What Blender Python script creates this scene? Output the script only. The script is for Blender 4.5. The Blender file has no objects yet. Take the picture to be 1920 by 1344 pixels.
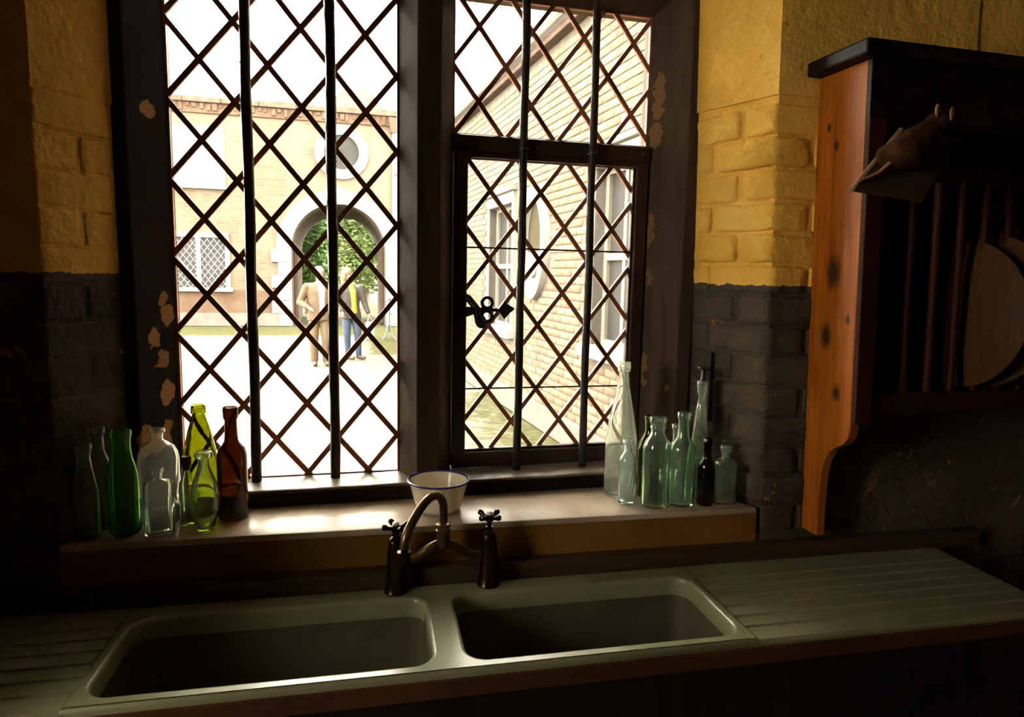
import bpy, bmesh, math, random
from math import sin, cos, pi, radians, sqrt
from mathutils import Vector, Matrix, noise as mnoise
random.seed(7)
scene = bpy.context.scene
COL = scene.collection

# ------------------------------------------------------------------ camera, sky, exposure
yaw, pitch, roll = radians(14.11), radians(7.21), radians(1.18)
fw = Vector((sin(yaw) * cos(pitch), cos(yaw) * cos(pitch), -sin(pitch)))
rt = Vector((cos(yaw), -sin(yaw), 0)); up = rt.cross(fw)
rt, up = rt * cos(roll) + up * sin(roll), -rt * sin(roll) + up * cos(roll)
cam_data = bpy.data.cameras.new('camera')
cam_data.sensor_width = 36; cam_data.lens = 1250 / 1920 * 36; cam_data.clip_start = 0.05; cam_data.clip_end = 300
cam = bpy.data.objects.new('camera', cam_data); COL.objects.link(cam)
m = Matrix((rt, up, -fw)).transposed().to_4x4(); m.translation = (0, -2, 1.6)
cam.matrix_world = m
scene.camera = cam

world = bpy.data.worlds.new('overcast_sky'); scene.world = world; world.use_nodes = True
bg = world.node_tree.nodes['Background']
bg.inputs['Color'].default_value = (1.0, 0.925, 0.80, 1); bg.inputs['Strength'].default_value = 1.0
scene.view_settings.view_transform = 'Standard'; scene.view_settings.look = 'None'
scene.view_settings.gamma = 1; scene.view_settings.use_curve_mapping = False
scene.view_settings.exposure = 4.95

# ------------------------------------------------------------------ materials
class NT:
    def __init__(s, name):
        s.m = bpy.data.materials.new(name); s.m.use_nodes = True
        s.t = s.m.node_tree; s.n = s.t.nodes; s.p = s.n['Principled BSDF']; s.out = s.n['Material Output']
    def node(s, typ, **kw):
        nd = s.n.new(typ)
        for k, v in kw.items():
            if hasattr(nd, k): setattr(nd, k, v)
            else: nd.inputs[k].default_value = v
        return nd
    def link(s, a, b): s.t.links.new(a, b)
    def pos(s, world):
        if world: return s.node('ShaderNodeNewGeometry').outputs['Position']
        return s.node('ShaderNodeTexCoord').outputs['Object']
    def noise(s, vec, scale, detail=4, rough=.55, sx=(1, 1, 1), dist=0):
        mp = s.node('ShaderNodeMapping'); mp.inputs['Scale'].default_value = sx; s.link(vec, mp.inputs['Vector'])
        nz = s.node('ShaderNodeTexNoise'); nz.inputs['Scale'].default_value = scale
        nz.inputs['Detail'].default_value = detail; nz.inputs['Roughness'].default_value = rough
        nz.inputs['Distortion'].default_value = dist
        s.link(mp.outputs[0], nz.inputs['Vector']); return nz.outputs['Fac']
    def ramp(s, fac, stops):
        r = s.node('ShaderNodeValToRGB'); e = r.color_ramp.elements
        while len(e) < len(stops): e.new(0.5)
        for q, (p, c) in zip(e, stops):
            q.position = p; q.color = (*c, 1) if len(c) == 3 else c
        s.link(fac, r.inputs['Fac']); return r.outputs['Color']
    def mix(s, fac, a, b):
        mx = s.node('ShaderNodeMix', data_type='RGBA')
        if isinstance(fac, float): mx.inputs[0].default_value = fac
        else: s.link(fac, mx.inputs[0])
        for v, i in ((a, 6), (b, 7)):
            if isinstance(v, tuple): mx.inputs[i].default_value = (*v, 1)
            else: s.link(v, mx.inputs[i])
        return mx.outputs[2]
    def math(s, op, a, b=0.0, clamp=False):
        md = s.node('ShaderNodeMath', operation=op); md.use_clamp = clamp
        for v, i in ((a, 0), (b, 1)):
            if isinstance(v, (int, float)): md.inputs[i].default_value = v
            else: s.link(v, md.inputs[i])
        return md.outputs[0]
    def bump(s, h, strength, dist=.01):
        b = s.node('ShaderNodeBump'); b.inputs['Strength'].default_value = strength; b.inputs['Distance'].default_value = dist
        s.link(h, b.inputs['Height']); s.link(b.outputs[0], s.p.inputs['Normal'])
    def base(s, c, rough=.6, metal=0.0, spec=.5):
        if isinstance(c, tuple): s.p.inputs['Base Color'].default_value = (*c, 1)
        else: s.link(c, s.p.inputs['Base Color'])
        s.p.inputs['Roughness'].default_value = rough; s.p.inputs['Metallic'].default_value = metal
        s.p.inputs['Specular IOR Level'].default_value = spec
        return s.m

def simple(name, c1, c2, scale=8, rough=.6, metal=0.0, bump=.2, bscale=None, sx=(1, 1, 1), world=False, spec=.5, bd=.01, lo=.35, hi=.65):
    t = NT(name); v = t.pos(world); f = t.noise(v, scale, 5, .6, sx)
    m_ = t.base(t.ramp(f, [(lo, c1), (hi, c2)]), rough, metal, spec)
    if bump: t.bump(t.noise(v, bscale or scale * 3, 5, .6, sx), bump, bd)
    return m_

def wall_paint():
    t = NT('distempered_brick_paint'); P = t.pos(True)
    z = t.node('ShaderNodeSeparateXYZ'); t.link(P, z.inputs[0]); Z = z.outputs['Z']
    n1 = t.noise(P, 5, 6, .6); n2 = t.noise(P, 26, 5, .65); n3 = t.noise(P, 14, 5, .7, dist=.6)
    yel = t.ramp(n1, [(.3, (.68, .37, .045)), (.55, (.80, .455, .070)), (.75, (.85, .53, .115))])
    pits = t.ramp(n2, [(.24, (1, 1, 1)), (.33, (0, 0, 0))])
    yel = t.mix(pits, yel, (.22, .11, .03))
    blk = t.ramp(n1, [(.3, (.045, .032, .018)), (.7, (.095, .070, .043))])
    fleck = t.ramp(n3, [(.655, (0, 0, 0)), (.675, (1, 1, 1))])
    blk = t.mix(fleck, blk, (.34, .17, .045))
    edge = t.math('ADD', Z, t.math('MULTIPLY', t.math('SUBTRACT', n2, .5), .03))
    isy = t.math('GREATER_THAN', edge, 1.583)
    m_ = t.base(t.mix(isy, blk, yel), .72, 0, .15)
    h = t.math('ADD', t.noise(P, 30, 6, .6), t.math('MULTIPLY', t.noise(P, 9, 3), 1.2))
    t.bump(h, .75, .016); return m_

def patch_timber(name, dark1, dark2, bare, patches):
    t = NT(name); P = t.pos(True)
    g = t.ramp(t.noise(P, 7, 5, .6, (4, 4, .6)), [(.3, dark1), (.7, dark2)])
    nz = t.node('ShaderNodeTexNoise'); nz.inputs['Scale'].default_value = 30; nz.inputs['Detail'].default_value = 3
    t.link(P, nz.inputs['Vector'])
    sub = t.node('ShaderNodeVectorMath', operation='SUBTRACT'); t.link(nz.outputs['Color'], sub.inputs[0]); sub.inputs[1].default_value = (.5, .5, .5)
    sc = t.node('ShaderNodeVectorMath', operation='SCALE'); t.link(sub.outputs[0], sc.inputs[0]); sc.inputs['Scale'].default_value = .035
    ad = t.node('ShaderNodeVectorMath', operation='ADD'); t.link(P, ad.inputs[0]); t.link(sc.outputs[0], ad.inputs[1])
    best = None
    for (x, z_, rx, rz) in patches:
        s1 = t.node('ShaderNodeVectorMath', operation='SUBTRACT'); t.link(ad.outputs[0], s1.inputs[0]); s1.inputs[1].default_value = (x, 0, z_)
        s2 = t.node('ShaderNodeVectorMath', operation='MULTIPLY'); t.link(s1.outputs[0], s2.inputs[0]); s2.inputs[1].default_value = (1 / rx, 0, 1 / rz)
        ln = t.node('ShaderNodeVectorMath', operation='LENGTH'); t.link(s2.outputs[0], ln.inputs[0])
        best = ln.outputs['Value'] if best is None else t.math('MINIMUM', best, ln.outputs['Value'])
    small = t.ramp(t.noise(P, 22, 4, .6, (1, 1, .5)), [(.70, (0, 0, 0)), (.72, (1, 1, 1))])
    mask = t.math('LESS_THAN', best, 1.0)
    mask = t.math('MAXIMUM', mask, small)
    m_ = t.base(t.mix(mask, g, bare), .6, 0, .07)
    h = t.math('SUBTRACT', t.math('MULTIPLY', t.noise(P, 16, 5, .6, (3, 3, .5)), .6), mask)
    t.bump(h, .5, .003); return m_

def glass(name, col, rough=.01, haze=0.0, ior=1.46):
    t = NT(name); v = t.pos(False)
    f = t.noise(v, 40, 4, .6)
    t.p.inputs['Transmission Weight'].default_value = 1.0
    t.p.inputs['IOR'].default_value = ior
    m_ = t.base(col, rough, 0, .5)
    t.bump(t.noise(v, 18, 2), .12, .004)
    if haze:
        df = t.node('ShaderNodeBsdfDiffuse'); df.inputs['Color'].default_value = (.62, .62, .52, 1)
        tl = t.node('ShaderNodeBsdfTranslucent'); tl.inputs['Color'].default_value = (.7, .72, .6, 1)
        a = t.node('ShaderNodeAddShader'); t.link(df.outputs[0], a.inputs[0]); t.link(tl.outputs[0], a.inputs[1])
        mx = t.node('ShaderNodeMixShader')
        t.link(t.math('MULTIPLY', t.ramp(f, [(.35, (.3, .3, .3)), (.7, (1, 1, 1))]), haze), mx.inputs[0])
        t.link(t.p.outputs[0], mx.inputs[1]); t.link(a.outputs[0], mx.inputs[2]); t.link(mx.outputs[0], t.out.inputs['Surface'])
    return m_

def pane_glass():
    t = NT('old_window_glass'); v = t.pos(True)
    tr = t.node('ShaderNodeBsdfTransparent'); t.link(t.ramp(t.noise(v, 9, 3), [(.3, (.93, .94, .92)), (.7, (.985, .985, .975))]), tr.inputs['Color'])
    gl = t.node('ShaderNodeBsdfGlossy'); gl.inputs['Roughness'].default_value = .03; gl.inputs['Color'].default_value = (1, 1, 1, 1)
    fr = t.node('ShaderNodeFresnel'); fr.inputs['IOR'].default_value = 1.35
    bp = t.node('ShaderNodeBump'); bp.inputs['Strength'].default_value = .15; bp.inputs['Distance'].default_value = .004
    t.link(t.noise(v, 14, 2), bp.inputs['Height']); t.link(bp.outputs[0], gl.inputs['Normal'])
    mx = t.node('ShaderNodeMixShader'); t.link(fr.outputs[0], mx.inputs[0]); t.link(tr.outputs[0], mx.inputs[1]); t.link(gl.outputs[0], mx.inputs[2])
    t.link(mx.outputs[0], t.out.inputs['Surface']); return t.m

def ground_mat():
    t = NT('courtyard_gravel'); P = t.pos(True)
    sp = t.node('ShaderNodeSeparateXYZ'); t.link(P, sp.inputs[0])
    n = t.noise(P, 1.3, 5, .6); f = t.noise(P, 18, 6, .7)
    g = t.ramp(f, [(.3, (.050, .047, .032)), (.5, (.088, .084, .070)), (.7, (.13, .126, .112))])
    moss = t.ramp(t.noise(P, 9, 5, .7), [(.4, (.020, .021, .004)), (.6, (.046, .046, .014))])
    near_wall = t.math('MULTIPLY', t.math('ADD', sp.outputs['X'], -.2), .55, True)
    nearY = t.math('MULTIPLY', t.math('SUBTRACT', 8.5, sp.outputs['Y']), .4, True)
    farY = t.math('MULTIPLY', t.math('SUBTRACT', sp.outputs['Y'], 14.6), 1.2, True)
    right = t.math('MULTIPLY', t.math('SUBTRACT', sp.outputs['X'], .15), 2.0, True)
    mid = t.math('MULTIPLY', right, t.math('MULTIPLY', t.math('SUBTRACT', sp.outputs['Y'], 10.6), 1.5, True))
    w = t.math('MAXIMUM', t.math('MULTIPLY', near_wall, nearY), t.math('MAXIMUM', farY, mid))
    mask = t.math('MULTIPLY', t.math('SUBTRACT', t.math('ADD', t.math('MULTIPLY', w, .62), t.noise(P, 5, 5, .7)), .78), 5.0, True)
    t.base(t.mix(mask, g, moss), .9, 0, .2); t.bump(f, .6, .02); return t.m

def brick_far(name, c, mortar, sx=1.0):
    t = NT(name); P = t.pos(True)
    sp = t.node('ShaderNodeSeparateXYZ'); t.link(P, sp.inputs[0]); cb = t.node('ShaderNodeCombineXYZ')
    t.link(sp.outputs['X'], cb.inputs[0]); t.link(sp.outputs['Z'], cb.inputs[1])
    b = t.node('ShaderNodeTexBrick'); t.link(cb.outputs[0], b.inputs['Vector'])
    b.inputs['Scale'].default_value = 1.0; b.inputs['Brick Width'].default_value = .235; b.inputs['Row Height'].default_value = .082
    b.inputs['Mortar Size'].default_value = .009
    b.inputs['Color1'].default_value = (*c[0], 1); b.inputs['Color2'].default_value = (*c[1], 1); b.inputs['Mortar'].default_value = (*mortar, 1)
    wob = t.ramp(t.noise(P, 1.1, 5, .65), [(.38, (0, 0, 0)), (.62, (1, 1, 1))])
    col = t.mix(wob, b.outputs['Color'], c[2])
    t.base(t.mix(.85, b.outputs['Color'], col), .9, 0, .2); t.bump(b.outputs['Fac'], -.3, .01); return t.m

def wood(name, c1, c2, c3, rough=.45, sx=(9, 9, .7), world=False, knots=None):
    t = NT(name); v = t.pos(world)
    f = t.noise(v, 4, 6, .62, sx, 1.2); g = t.noise(v, 5, 2, .5)
    col = t.ramp(f, [(.28, c1), (.5, c2), (.72, c3)])
    col = t.mix(t.ramp(g, [(.45, (0, 0, 0)), (.8, (.5, .5, .5))]), col, c1)
    if knots:
        for (x, y, z_, r) in knots:
            s1 = t.node('ShaderNodeVectorMath', operation='SUBTRACT'); t.link(v, s1.inputs[0]); s1.inputs[1].default_value = (x, y, z_)
            s2 = t.node('ShaderNodeVectorMath', operation='MULTIPLY'); t.link(s1.outputs[0], s2.inputs[0]); s2.inputs[1].default_value = (0, 1 / r, .6 / r)
            ln = t.node('ShaderNodeVectorMath', operation='LENGTH'); t.link(s2.outputs[0], ln.inputs[0])
            k = t.math('SUBTRACT', 1.25, t.math('ADD', ln.outputs['Value'], t.math('MULTIPLY', f, .6)), True)
            col = t.mix(t.math('MULTIPLY', k, 1.6, True), col, (.035, .014, .006))
    t.base(col, rough, 0, .15); t.bump(f, .25, .004); return t.m

M = {}
M['wall'] = wall_paint()
M['plaster_low'] = simple('brown_limewash', (.15, .068, .008), (.21, .10, .015), 6, .75, bump=.3, world=True, spec=.2)
M['room'] = simple('smoky_room_wall', (.09, .045, .012), (.13, .07, .022), 3, .85, bump=.2, world=True, spec=.2)
M['room_floor'] = simple('dark_flagstone', (.03, .026, .02), (.06, .05, .04), 3, .7, bump=.3, world=True, spec=.3)
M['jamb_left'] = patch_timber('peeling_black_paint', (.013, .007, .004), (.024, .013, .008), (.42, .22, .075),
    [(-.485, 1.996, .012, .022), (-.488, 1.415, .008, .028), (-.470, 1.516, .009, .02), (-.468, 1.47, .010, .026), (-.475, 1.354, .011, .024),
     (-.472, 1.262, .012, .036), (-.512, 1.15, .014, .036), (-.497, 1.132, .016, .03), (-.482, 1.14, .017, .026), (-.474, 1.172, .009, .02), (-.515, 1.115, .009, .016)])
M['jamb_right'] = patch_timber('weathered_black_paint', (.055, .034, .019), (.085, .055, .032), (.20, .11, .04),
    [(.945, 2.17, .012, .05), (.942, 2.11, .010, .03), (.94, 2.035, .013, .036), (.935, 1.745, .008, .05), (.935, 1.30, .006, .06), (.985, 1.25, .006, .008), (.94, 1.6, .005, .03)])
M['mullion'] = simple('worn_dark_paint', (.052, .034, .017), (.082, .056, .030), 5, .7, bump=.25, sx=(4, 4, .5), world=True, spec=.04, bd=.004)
M['rail'] = simple('worn_rail_timber', (.13, .095, .065), (.26, .20, .14), 6, .4, bump=.4, sx=(.6, 3, 3), world=True, spec=.45, bd=.005)
M['lead'] = simple('rusty_lead', (.30, .12, .07), (.40, .165, .095), 12, .55, bump=.2, world=True, spec=.3)
M['iron'] = simple('black_iron', (.018, .012, .009), (.04, .026, .018), 14, .42, .2, bump=.35, spec=.4)
M['casement'] = simple('brown_iron_frame', (.030, .014, .009), (.055, .026, .016), 10, .4, bump=.2, world=True)
M['pane'] = pane_glass()
M['sill'] = simple('worn_stone_sill', (.36, .27, .165), (.52, .42, .30), 4, .33, bump=.22, world=True, spec=.35)
M['upstand'] = wood('dark_oiled_board', (.03, .016, .007), (.055, .03, .012), (.09, .05, .02), .5, (.7, 6, 6), True)
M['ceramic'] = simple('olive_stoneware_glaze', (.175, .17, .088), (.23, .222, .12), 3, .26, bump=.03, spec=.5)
M['basin_glaze'] = simple('brown_basin_glaze', (.060, .050, .026), (.095, .080, .046), 3, .26, bump=.03, spec=.4)  # basin interiors in a darker, browner glaze than the rim
M['ceramic_edge'] = simple('brown_stoneware_edge', (.05, .018, .006), (.08, .03, .01), 4, .32, bump=.03)
M['base'] = wood('black_cupboard_wood', (.008, .005, .003), (.012, .008, .005), (.02, .013, .008), .6)
M['brass'] = simple('tarnished_brass', (.10, .055, .022), (.16, .095, .042), 14, .3, .85, bump=.08)
M['brass_dark'] = simple('blackened_brass', (.02, .010, .004), (.04, .020, .008), 14, .26, .8, bump=.06)
M['porcelain'] = simple('white_porcelain', (.7, .66, .58), (.78, .74, .66), 5, .2, bump=0)
M['enamel'] = simple('cream_enamel', (.84, .76, .58), (.88, .81, .65), 4, .18, bump=.02)
M['blue'] = simple('dark_blue_enamel', (.015, .012, .12), (.03, .025, .20), 8, .25, bump=0)
M['pine'] = wood('orange_pine', (.20, .045, .003), (.36, .095, .006), (.44, .14, .012), .42, (1, 9, .6), False,
    [(1.28, -.47, 1.62, .035), (1.28, -.45, 1.45, .03), (1.28, -.50, 1.30, .02), (1.28, -.43, 2.0, .012), (1.28, -.46, 1.95, .012), (1.28, -.53, 1.50, .012)])
M['rack_dark'] = wood('red_brown_stained_wood', (.022, .004, .001), (.035, .007, .002), (.05, .011, .003), .6)
M['black_wood'] = wood('blackened_cornice', (.005, .003, .002), (.008, .005, .003), (.016, .009, .005), .5, (6, .7, 6))
M['treen'] = wood('scrubbed_sycamore', (.05, .02, .006), (.07, .029, .009), (.09, .042, .014), .6)
M['fur'] = simple('brown_fur', (.035, .013, .004), (.07, .028, .009), 40, .85, bump=.5, spec=.1)
M['pale_fur'] = simple('pale_fur', (.10, .06, .022), (.15, .09, .036), 40, .85, bump=.4, spec=.1)
M['ear'] = simple('pink_ear', (.34, .15, .075), (.42, .2, .10), 20, .6, bump=.1)
M['plank'] = wood('grey_brown_plank', (.03, .017, .008), (.05, .03, .014), (.07, .045, .022), .6, (6, .8, 6))  # board colour darkened to carry the shade on its underside
M['plank_edge'] = wood('lit_plank_edge', (.36, .23, .12), (.46, .31, .17), (.52, .38, .22), .6)  # window light along the plank edge, put into a paler wood colour
M['cork'] = simple('black_stopper', (.01, .008, .007), (.02, .015, .012), 20, .5, bump=.1)
M['stopper_dark'] = simple('brown_bakelite', (.02, .012, .008), (.04, .022, .014), 20, .35, bump=.05)
# outdoors
M['ground'] = ground_mat()
M['stone'] = simple('pale_limestone', (0.1488, 0.1446, 0.1326), (0.1777, 0.1735, 0.1636), 3, .85, bump=.25, world=True, spec=.2)
M['stone_grey'] = simple('grey_plinth_stone', (0.0689, 0.0638, 0.0548), (0.0892, 0.0848, 0.0758), 4, .85, bump=.3, world=True, spec=.2)
M['white_render'] = simple('white_painted_panel', (0.2207, 0.2179, 0.2091), (0.2456, 0.2427, 0.2361), 2, .8, bump=.05, world=True, spec=.2)
M['facade'] = brick_far('gatehouse_brick', ((0.0756, 0.0432, 0.0266), (0.0828, 0.0590, 0.0360), (0.0850, 0.0778, 0.0562)), (0.0806, 0.0720, 0.0590))
M['bright_brick'] = simple('orange_red_brick', (0.0547, 0.0321, 0.0206), (0.0685, 0.0472, 0.0309), 3, .9, bump=.2, world=True, spec=.2)
M['mortar'] = simple('lime_mortar', (.070, .060, .046), (.092, .080, .064), 9, .95, bump=.4, world=True, spec=.1)
for i, (a, b) in enumerate((((.090, .070, .045), (.106, .088, .060)), ((.092, .064, .042), (.106, .080, .055)), ((.096, .082, .056), (.108, .098, .070)), ((.084, .056, .036), (.100, .074, .050)))):
    M['obrick%d' % i] = simple('courtyard_brick_%s' % 'abcd'[i], a, b, 9, .9, bump=.3, world=True, spec=.15)
M['dark_glass'] = simple('dark_window_glass', (0.0186, 0.0180, 0.0167), (0.0279, 0.0273, 0.0254), 1.5, .45, bump=.1, world=True, spec=.08)
M['oval_pane'] = simple('olive_recess', (0.0248, 0.0197, 0.0097), (0.0311, 0.0256, 0.0134), 8, .8, bump=.2, world=True, spec=.1)
M['white_lead'] = simple('pale_lead', (0.165, 0.162, 0.150), (0.198, 0.195, 0.180), 6, .7, bump=0, world=True)
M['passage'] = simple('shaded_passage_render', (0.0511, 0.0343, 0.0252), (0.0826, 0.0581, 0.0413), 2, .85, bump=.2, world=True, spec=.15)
M['gate'] = wood('dark_gate_oak', (0.0240, 0.0144, 0.0096), (0.0432, 0.0264, 0.0168), (0.0624, 0.0384, 0.0240), .7)
M['tile'] = simple('clay_roof_tile', (0.0591, 0.0362, 0.0254), (0.0819, 0.0594, 0.0464), 6, .9, bump=.3, world=True, spec=.15)
M['pipe'] = simple('pale_grey_lead_pipe', (0.1290, 0.1238, 0.1135), (0.1600, 0.1548, 0.1445), 5, .6, bump=.1, world=True)
M['timber_frame'] = simple('cream_window_paint', (0.1120, 0.1030, 0.0794), (0.1301, 0.1210, 0.0975), 5, .5, bump=.1, world=True)
M['curtain'] = simple('grey_curtain', (0.0583, 0.0527, 0.0459), (0.0787, 0.0732, 0.0651), 6, .8, bump=.2, sx=(4, 4, .4), world=True)
M['bark'] = simple('tree_bark', (.10, .075, .05), (.17, .13, .09), 9, .9, bump=.5)
for i, (a, b) in enumerate((((.05, .11, .02), (.10, .19, .035)), ((.055, .085, .016), (.10, .14, .028)), ((.035, .07, .02), (.07, .12, .03)))):
    M['leaf%d' % i] = simple('foliage_%s' % 'abc'[i], a, b, 5, .6, bump=0, spec=.3)
M['skin'] = simple('skin_tone', (0.0920, 0.0544, 0.0368), (0.1040, 0.0624, 0.0432), 6, .55, bump=0)
M['grey_hair'] = simple('white_grey_hair', (0.0975, 0.0900, 0.0788), (0.1275, 0.1200, 0.1050), 30, .6, bump=.3)
M['blond'] = simple('blond_hair', (0.1200, 0.0840, 0.0360), (0.1520, 0.1160, 0.0560), 30, .5, bump=.3)
M['tan'] = simple('tan_cloth', (0.0432, 0.0245, 0.0086), (0.0562, 0.0331, 0.0130), 12, .8, bump=.2)
M['tan_trouser'] = simple('sand_trouser_cloth', (0.0510, 0.0300, 0.0128), (0.0630, 0.0375, 0.0165), 12, .8, bump=.2)
M['white_cloth'] = simple('white_cotton', (0.1615, 0.1598, 0.1581), (0.1785, 0.1768, 0.1751), 12, .8, bump=.1)
M['taupe'] = simple('dark_taupe_cloth', (0.0126, 0.0105, 0.0084), (0.0196, 0.0161, 0.0126), 12, .8, bump=.2)
M['yellow'] = simple('bright_yellow_cloth', (0.1530, 0.1232, 0.0034), (0.1870, 0.1530, 0.0068), 12, .7, bump=.1)
M['denim'] = simple('blue_denim', (0.0150, 0.0255, 0.0525), (0.0255, 0.0390, 0.0735), 14, .8, bump=.15)
M['shoe'] = simple('brown_leather', (.030, .015, .007), (.045, .024, .012), 12, .5, bump=.1)
M['eye'] = simple('dark_eye', (.015, .012, .01), (.02, .016, .012), 5, .2, bump=0)
M['lip'] = simple('lip_tone', (.42, .19, .15), (.48, .22, .17), 5, .5, bump=0)
M['stand_iron'] = simple('grey_green_painted_iron', (0.043, 0.054, 0.050), (0.065, 0.079, 0.072), 8, .5, bump=.1)

# ------------------------------------------------------------------ mesh helpers
def to_mesh(bm, name='mesh', smooth=None):
    me = bpy.data.meshes.new(name)
    bmesh.ops.recalc_face_normals(bm, faces=bm.faces)
    if smooth is not None:
        for f in bm.faces: f.smooth = True
        for e in bm.edges:
            if len(e.link_faces) == 2 and e.calc_face_angle(0) > smooth: e.smooth = False
    bm.to_mesh(me); bm.free(); return me
def obj(name, bm, mat, parent=None, smooth=None, loc=None):
    me = bm if isinstance(bm, bpy.types.Mesh) else to_mesh(bm, name, smooth)
    if mat is not None and not me.materials: me.materials.append(M[mat] if isinstance(mat, str) else mat)
    o = bpy.data.objects.new(name, me); COL.objects.link(o)
    if loc is not None: o.location = loc
    if parent is not None: o.parent = parent
    return o
def empty(name, loc=(0, 0, 0), rz=0.0):
    o = bpy.data.objects.new(name, None); COL.objects.link(o); o.empty_display_size = .05
    o.location = loc; o.rotation_euler = (0, 0, rz); return o
def tag(o, label, cat=None, group=None, kind=None):
    if label: o['label'] = label
    if cat: o['category'] = cat
    if group: o['group'] = group
    if kind: o['kind'] = kind
    return o
def struct(o, label=None, cat=None): return tag(o, label, cat, None, 'structure')

def box(x0, x1, y0, y1, z0, z1, bev=0.0, bm=None, seg=2):
    b = bmesh.new()
    vs = [b.verts.new((x, y, z)) for z in (z0, z1) for y in (y0, y1) for x in (x0, x1)]
    for f in ((0, 2, 3, 1), (4, 5, 7, 6), (0, 1, 5, 4), (2, 6, 7, 3), (0, 4, 6, 2), (1, 3, 7, 5)): b.faces.new([vs[i] for i in f])
    if bev: bmesh.ops.bevel(b, geom=b.edges[:], offset=bev, segments=seg, affect='EDGES', profile=.5)
    return merge(bm, b)
def merge(bm, b):
    if bm is None: return b
    me = bpy.data.meshes.new('tmp'); b.to_mesh(me); b.free(); bm.from_mesh(me); bpy.data.meshes.remove(me); return bm
def prism(lo, hi, bev=0.0, bm=None, seg=2):
    """solid between two matching 3-d polygons"""
    b = bmesh.new(); n = len(lo)
    A = [b.verts.new(p) for p in lo]; B = [b.verts.new(p) for p in hi]
    b.faces.new(A); b.faces.new(B)
    for i in range(n): b.faces.new((A[i], A[(i + 1) % n], B[(i + 1) % n], B[i]))
    bmesh.ops.recalc_face_normals(b, faces=b.faces)
    if bev: bmesh.ops.bevel(b, geom=b.edges[:], offset=bev, segments=seg, affect='EDGES', profile=.5)
    return merge(bm, b)
def plan(pts, z0, z1, bev=0.0, bm=None, lean=0.0):
    return prism([(x - lean * (z0 - 1.6), y, z0) for x, y in pts], [(x - lean * (z1 - 1.6), y, z1) for x, y in pts], bev, bm)
def extr_y(pts, y0, y1, bev=0.0, bm=None):
    return prism([(x, y0, z) for x, z in pts], [(x, y1, z) for x, z in pts], bev, bm)
def extr_x(pts, x0, x1, bev=0.0, bm=None):
    return prism([(x0, y, z) for y, z in pts], [(x1, y, z) for y, z in pts], bev, bm)
def tube(pts, r, n=10, bm=None, cap=True):
    b = bmesh.new(); pts = [Vector(p) for p in pts]; k = len(pts)
    rs = r if isinstance(r, (list, tuple)) else [r] * k
    t0 = (pts[1] - pts[0]).normalized(); ref = Vector((0, 0, 1)) if abs(t0.z) < .9 else Vector((1, 0, 0))
    nx = t0.cross(ref).normalized(); rings = []
    for i in range(k):
        t = (pts[min(i + 1, k - 1)] - pts[max(i - 1, 0)]).normalized()
        nx = (nx - t * nx.dot(t)).normalized(); ny = t.cross(nx)
        rings.append([b.verts.new(pts[i] + nx * rs[i] * cos(2 * pi * j / n) + ny * rs[i] * sin(2 * pi * j / n)) for j in range(n)])
    for i in range(k - 1):
        for j in range(n): b.faces.new((rings[i][j], rings[i][(j + 1) % n], rings[i + 1][(j + 1) % n], rings[i + 1][j]))
    if cap: b.faces.new(rings[0]); b.faces.new(rings[-1])
    return merge(bm, b)
def smoothpath(pts, n=6):
    P = [Vector(p) for p in pts]; P = [P[0] * 2 - P[1]] + P + [P[-1] * 2 - P[-2]]; out = []
    for i in range(1, len(P) - 2):
        for j in range(n):
            t = j / n; a, b, c, d = P[i - 1:i + 3]
            out.append(.5 * ((2 * b) + (c - a) * t + (2 * a - 5 * b + 4 * c - d) * t * t + (3 * b - a - 3 * c + d) * t ** 3))
    out.append(P[-2]); return out
def lathe(prof, n=28, bm=None, shape=None, axis=None, centre=(0, 0, 0)):
    """prof: (radius, height) list; shape(angle, i) -> (fx, fy) lets the section be other than round"""
    b = bmesh.new(); rings = []
    for i, (r, z) in enumerate(prof):
        if r < 1e-5: rings.append([b.verts.new((0, 0, z))]); continue
        ring = []
        for j in range(n):
            a = 2 * pi * j / n
            x, y = (cos(a) * r, sin(a) * r) if shape is None else shape(a, r, i)
            ring.append(b.verts.new((x, y, z)))
        rings.append(ring)
    for i in range(len(rings) - 1):
        A, B = rings[i], rings[i + 1]
        for j in range(n):
            k = (j + 1) % n
            if len(A) == 1 and len(B) == 1: continue
            if len(A) == 1: b.faces.new((A[0], B[k], B[j]))
            elif len(B) == 1: b.faces.new((A[j], A[k], B[0]))
            else: b.faces.new((A[j], A[k], B[k], B[j]))
    if axis == 'x': bmesh.ops.rotate(b, verts=b.verts, matrix=Matrix.Rotation(pi / 2, 3, 'Y'))
    if axis == 'y': bmesh.ops.rotate(b, verts=b.verts, matrix=Matrix.Rotation(-pi / 2, 3, 'X'))
    bmesh.ops.translate(b, verts=b.verts, vec=centre)
    return merge(bm, b)
def ball(c, r, bm=None, u=14, v=10, rot=None):
    b = bmesh.new(); bmesh.ops.create_uvsphere(b, u_segments=u, v_segments=v, radius=1)
    r = (r, r, r) if isinstance(r, (int, float)) else r
    bmesh.ops.scale(b, verts=b.verts, vec=r)
    if rot is not None: bmesh.ops.rotate(b, verts=b.verts, matrix=rot)
    bmesh.ops.translate(b, verts=b.verts, vec=c); return merge(bm, b)
def capsule(a, b_, ra, rb, bm=None, n=12):
    a, b_ = Vector(a), Vector(b_); bm = tube([a, b_], [ra, rb], n, bm); bm = ball(a, ra, bm, n, 8); return ball(b_, rb, bm, n, 8)
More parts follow.
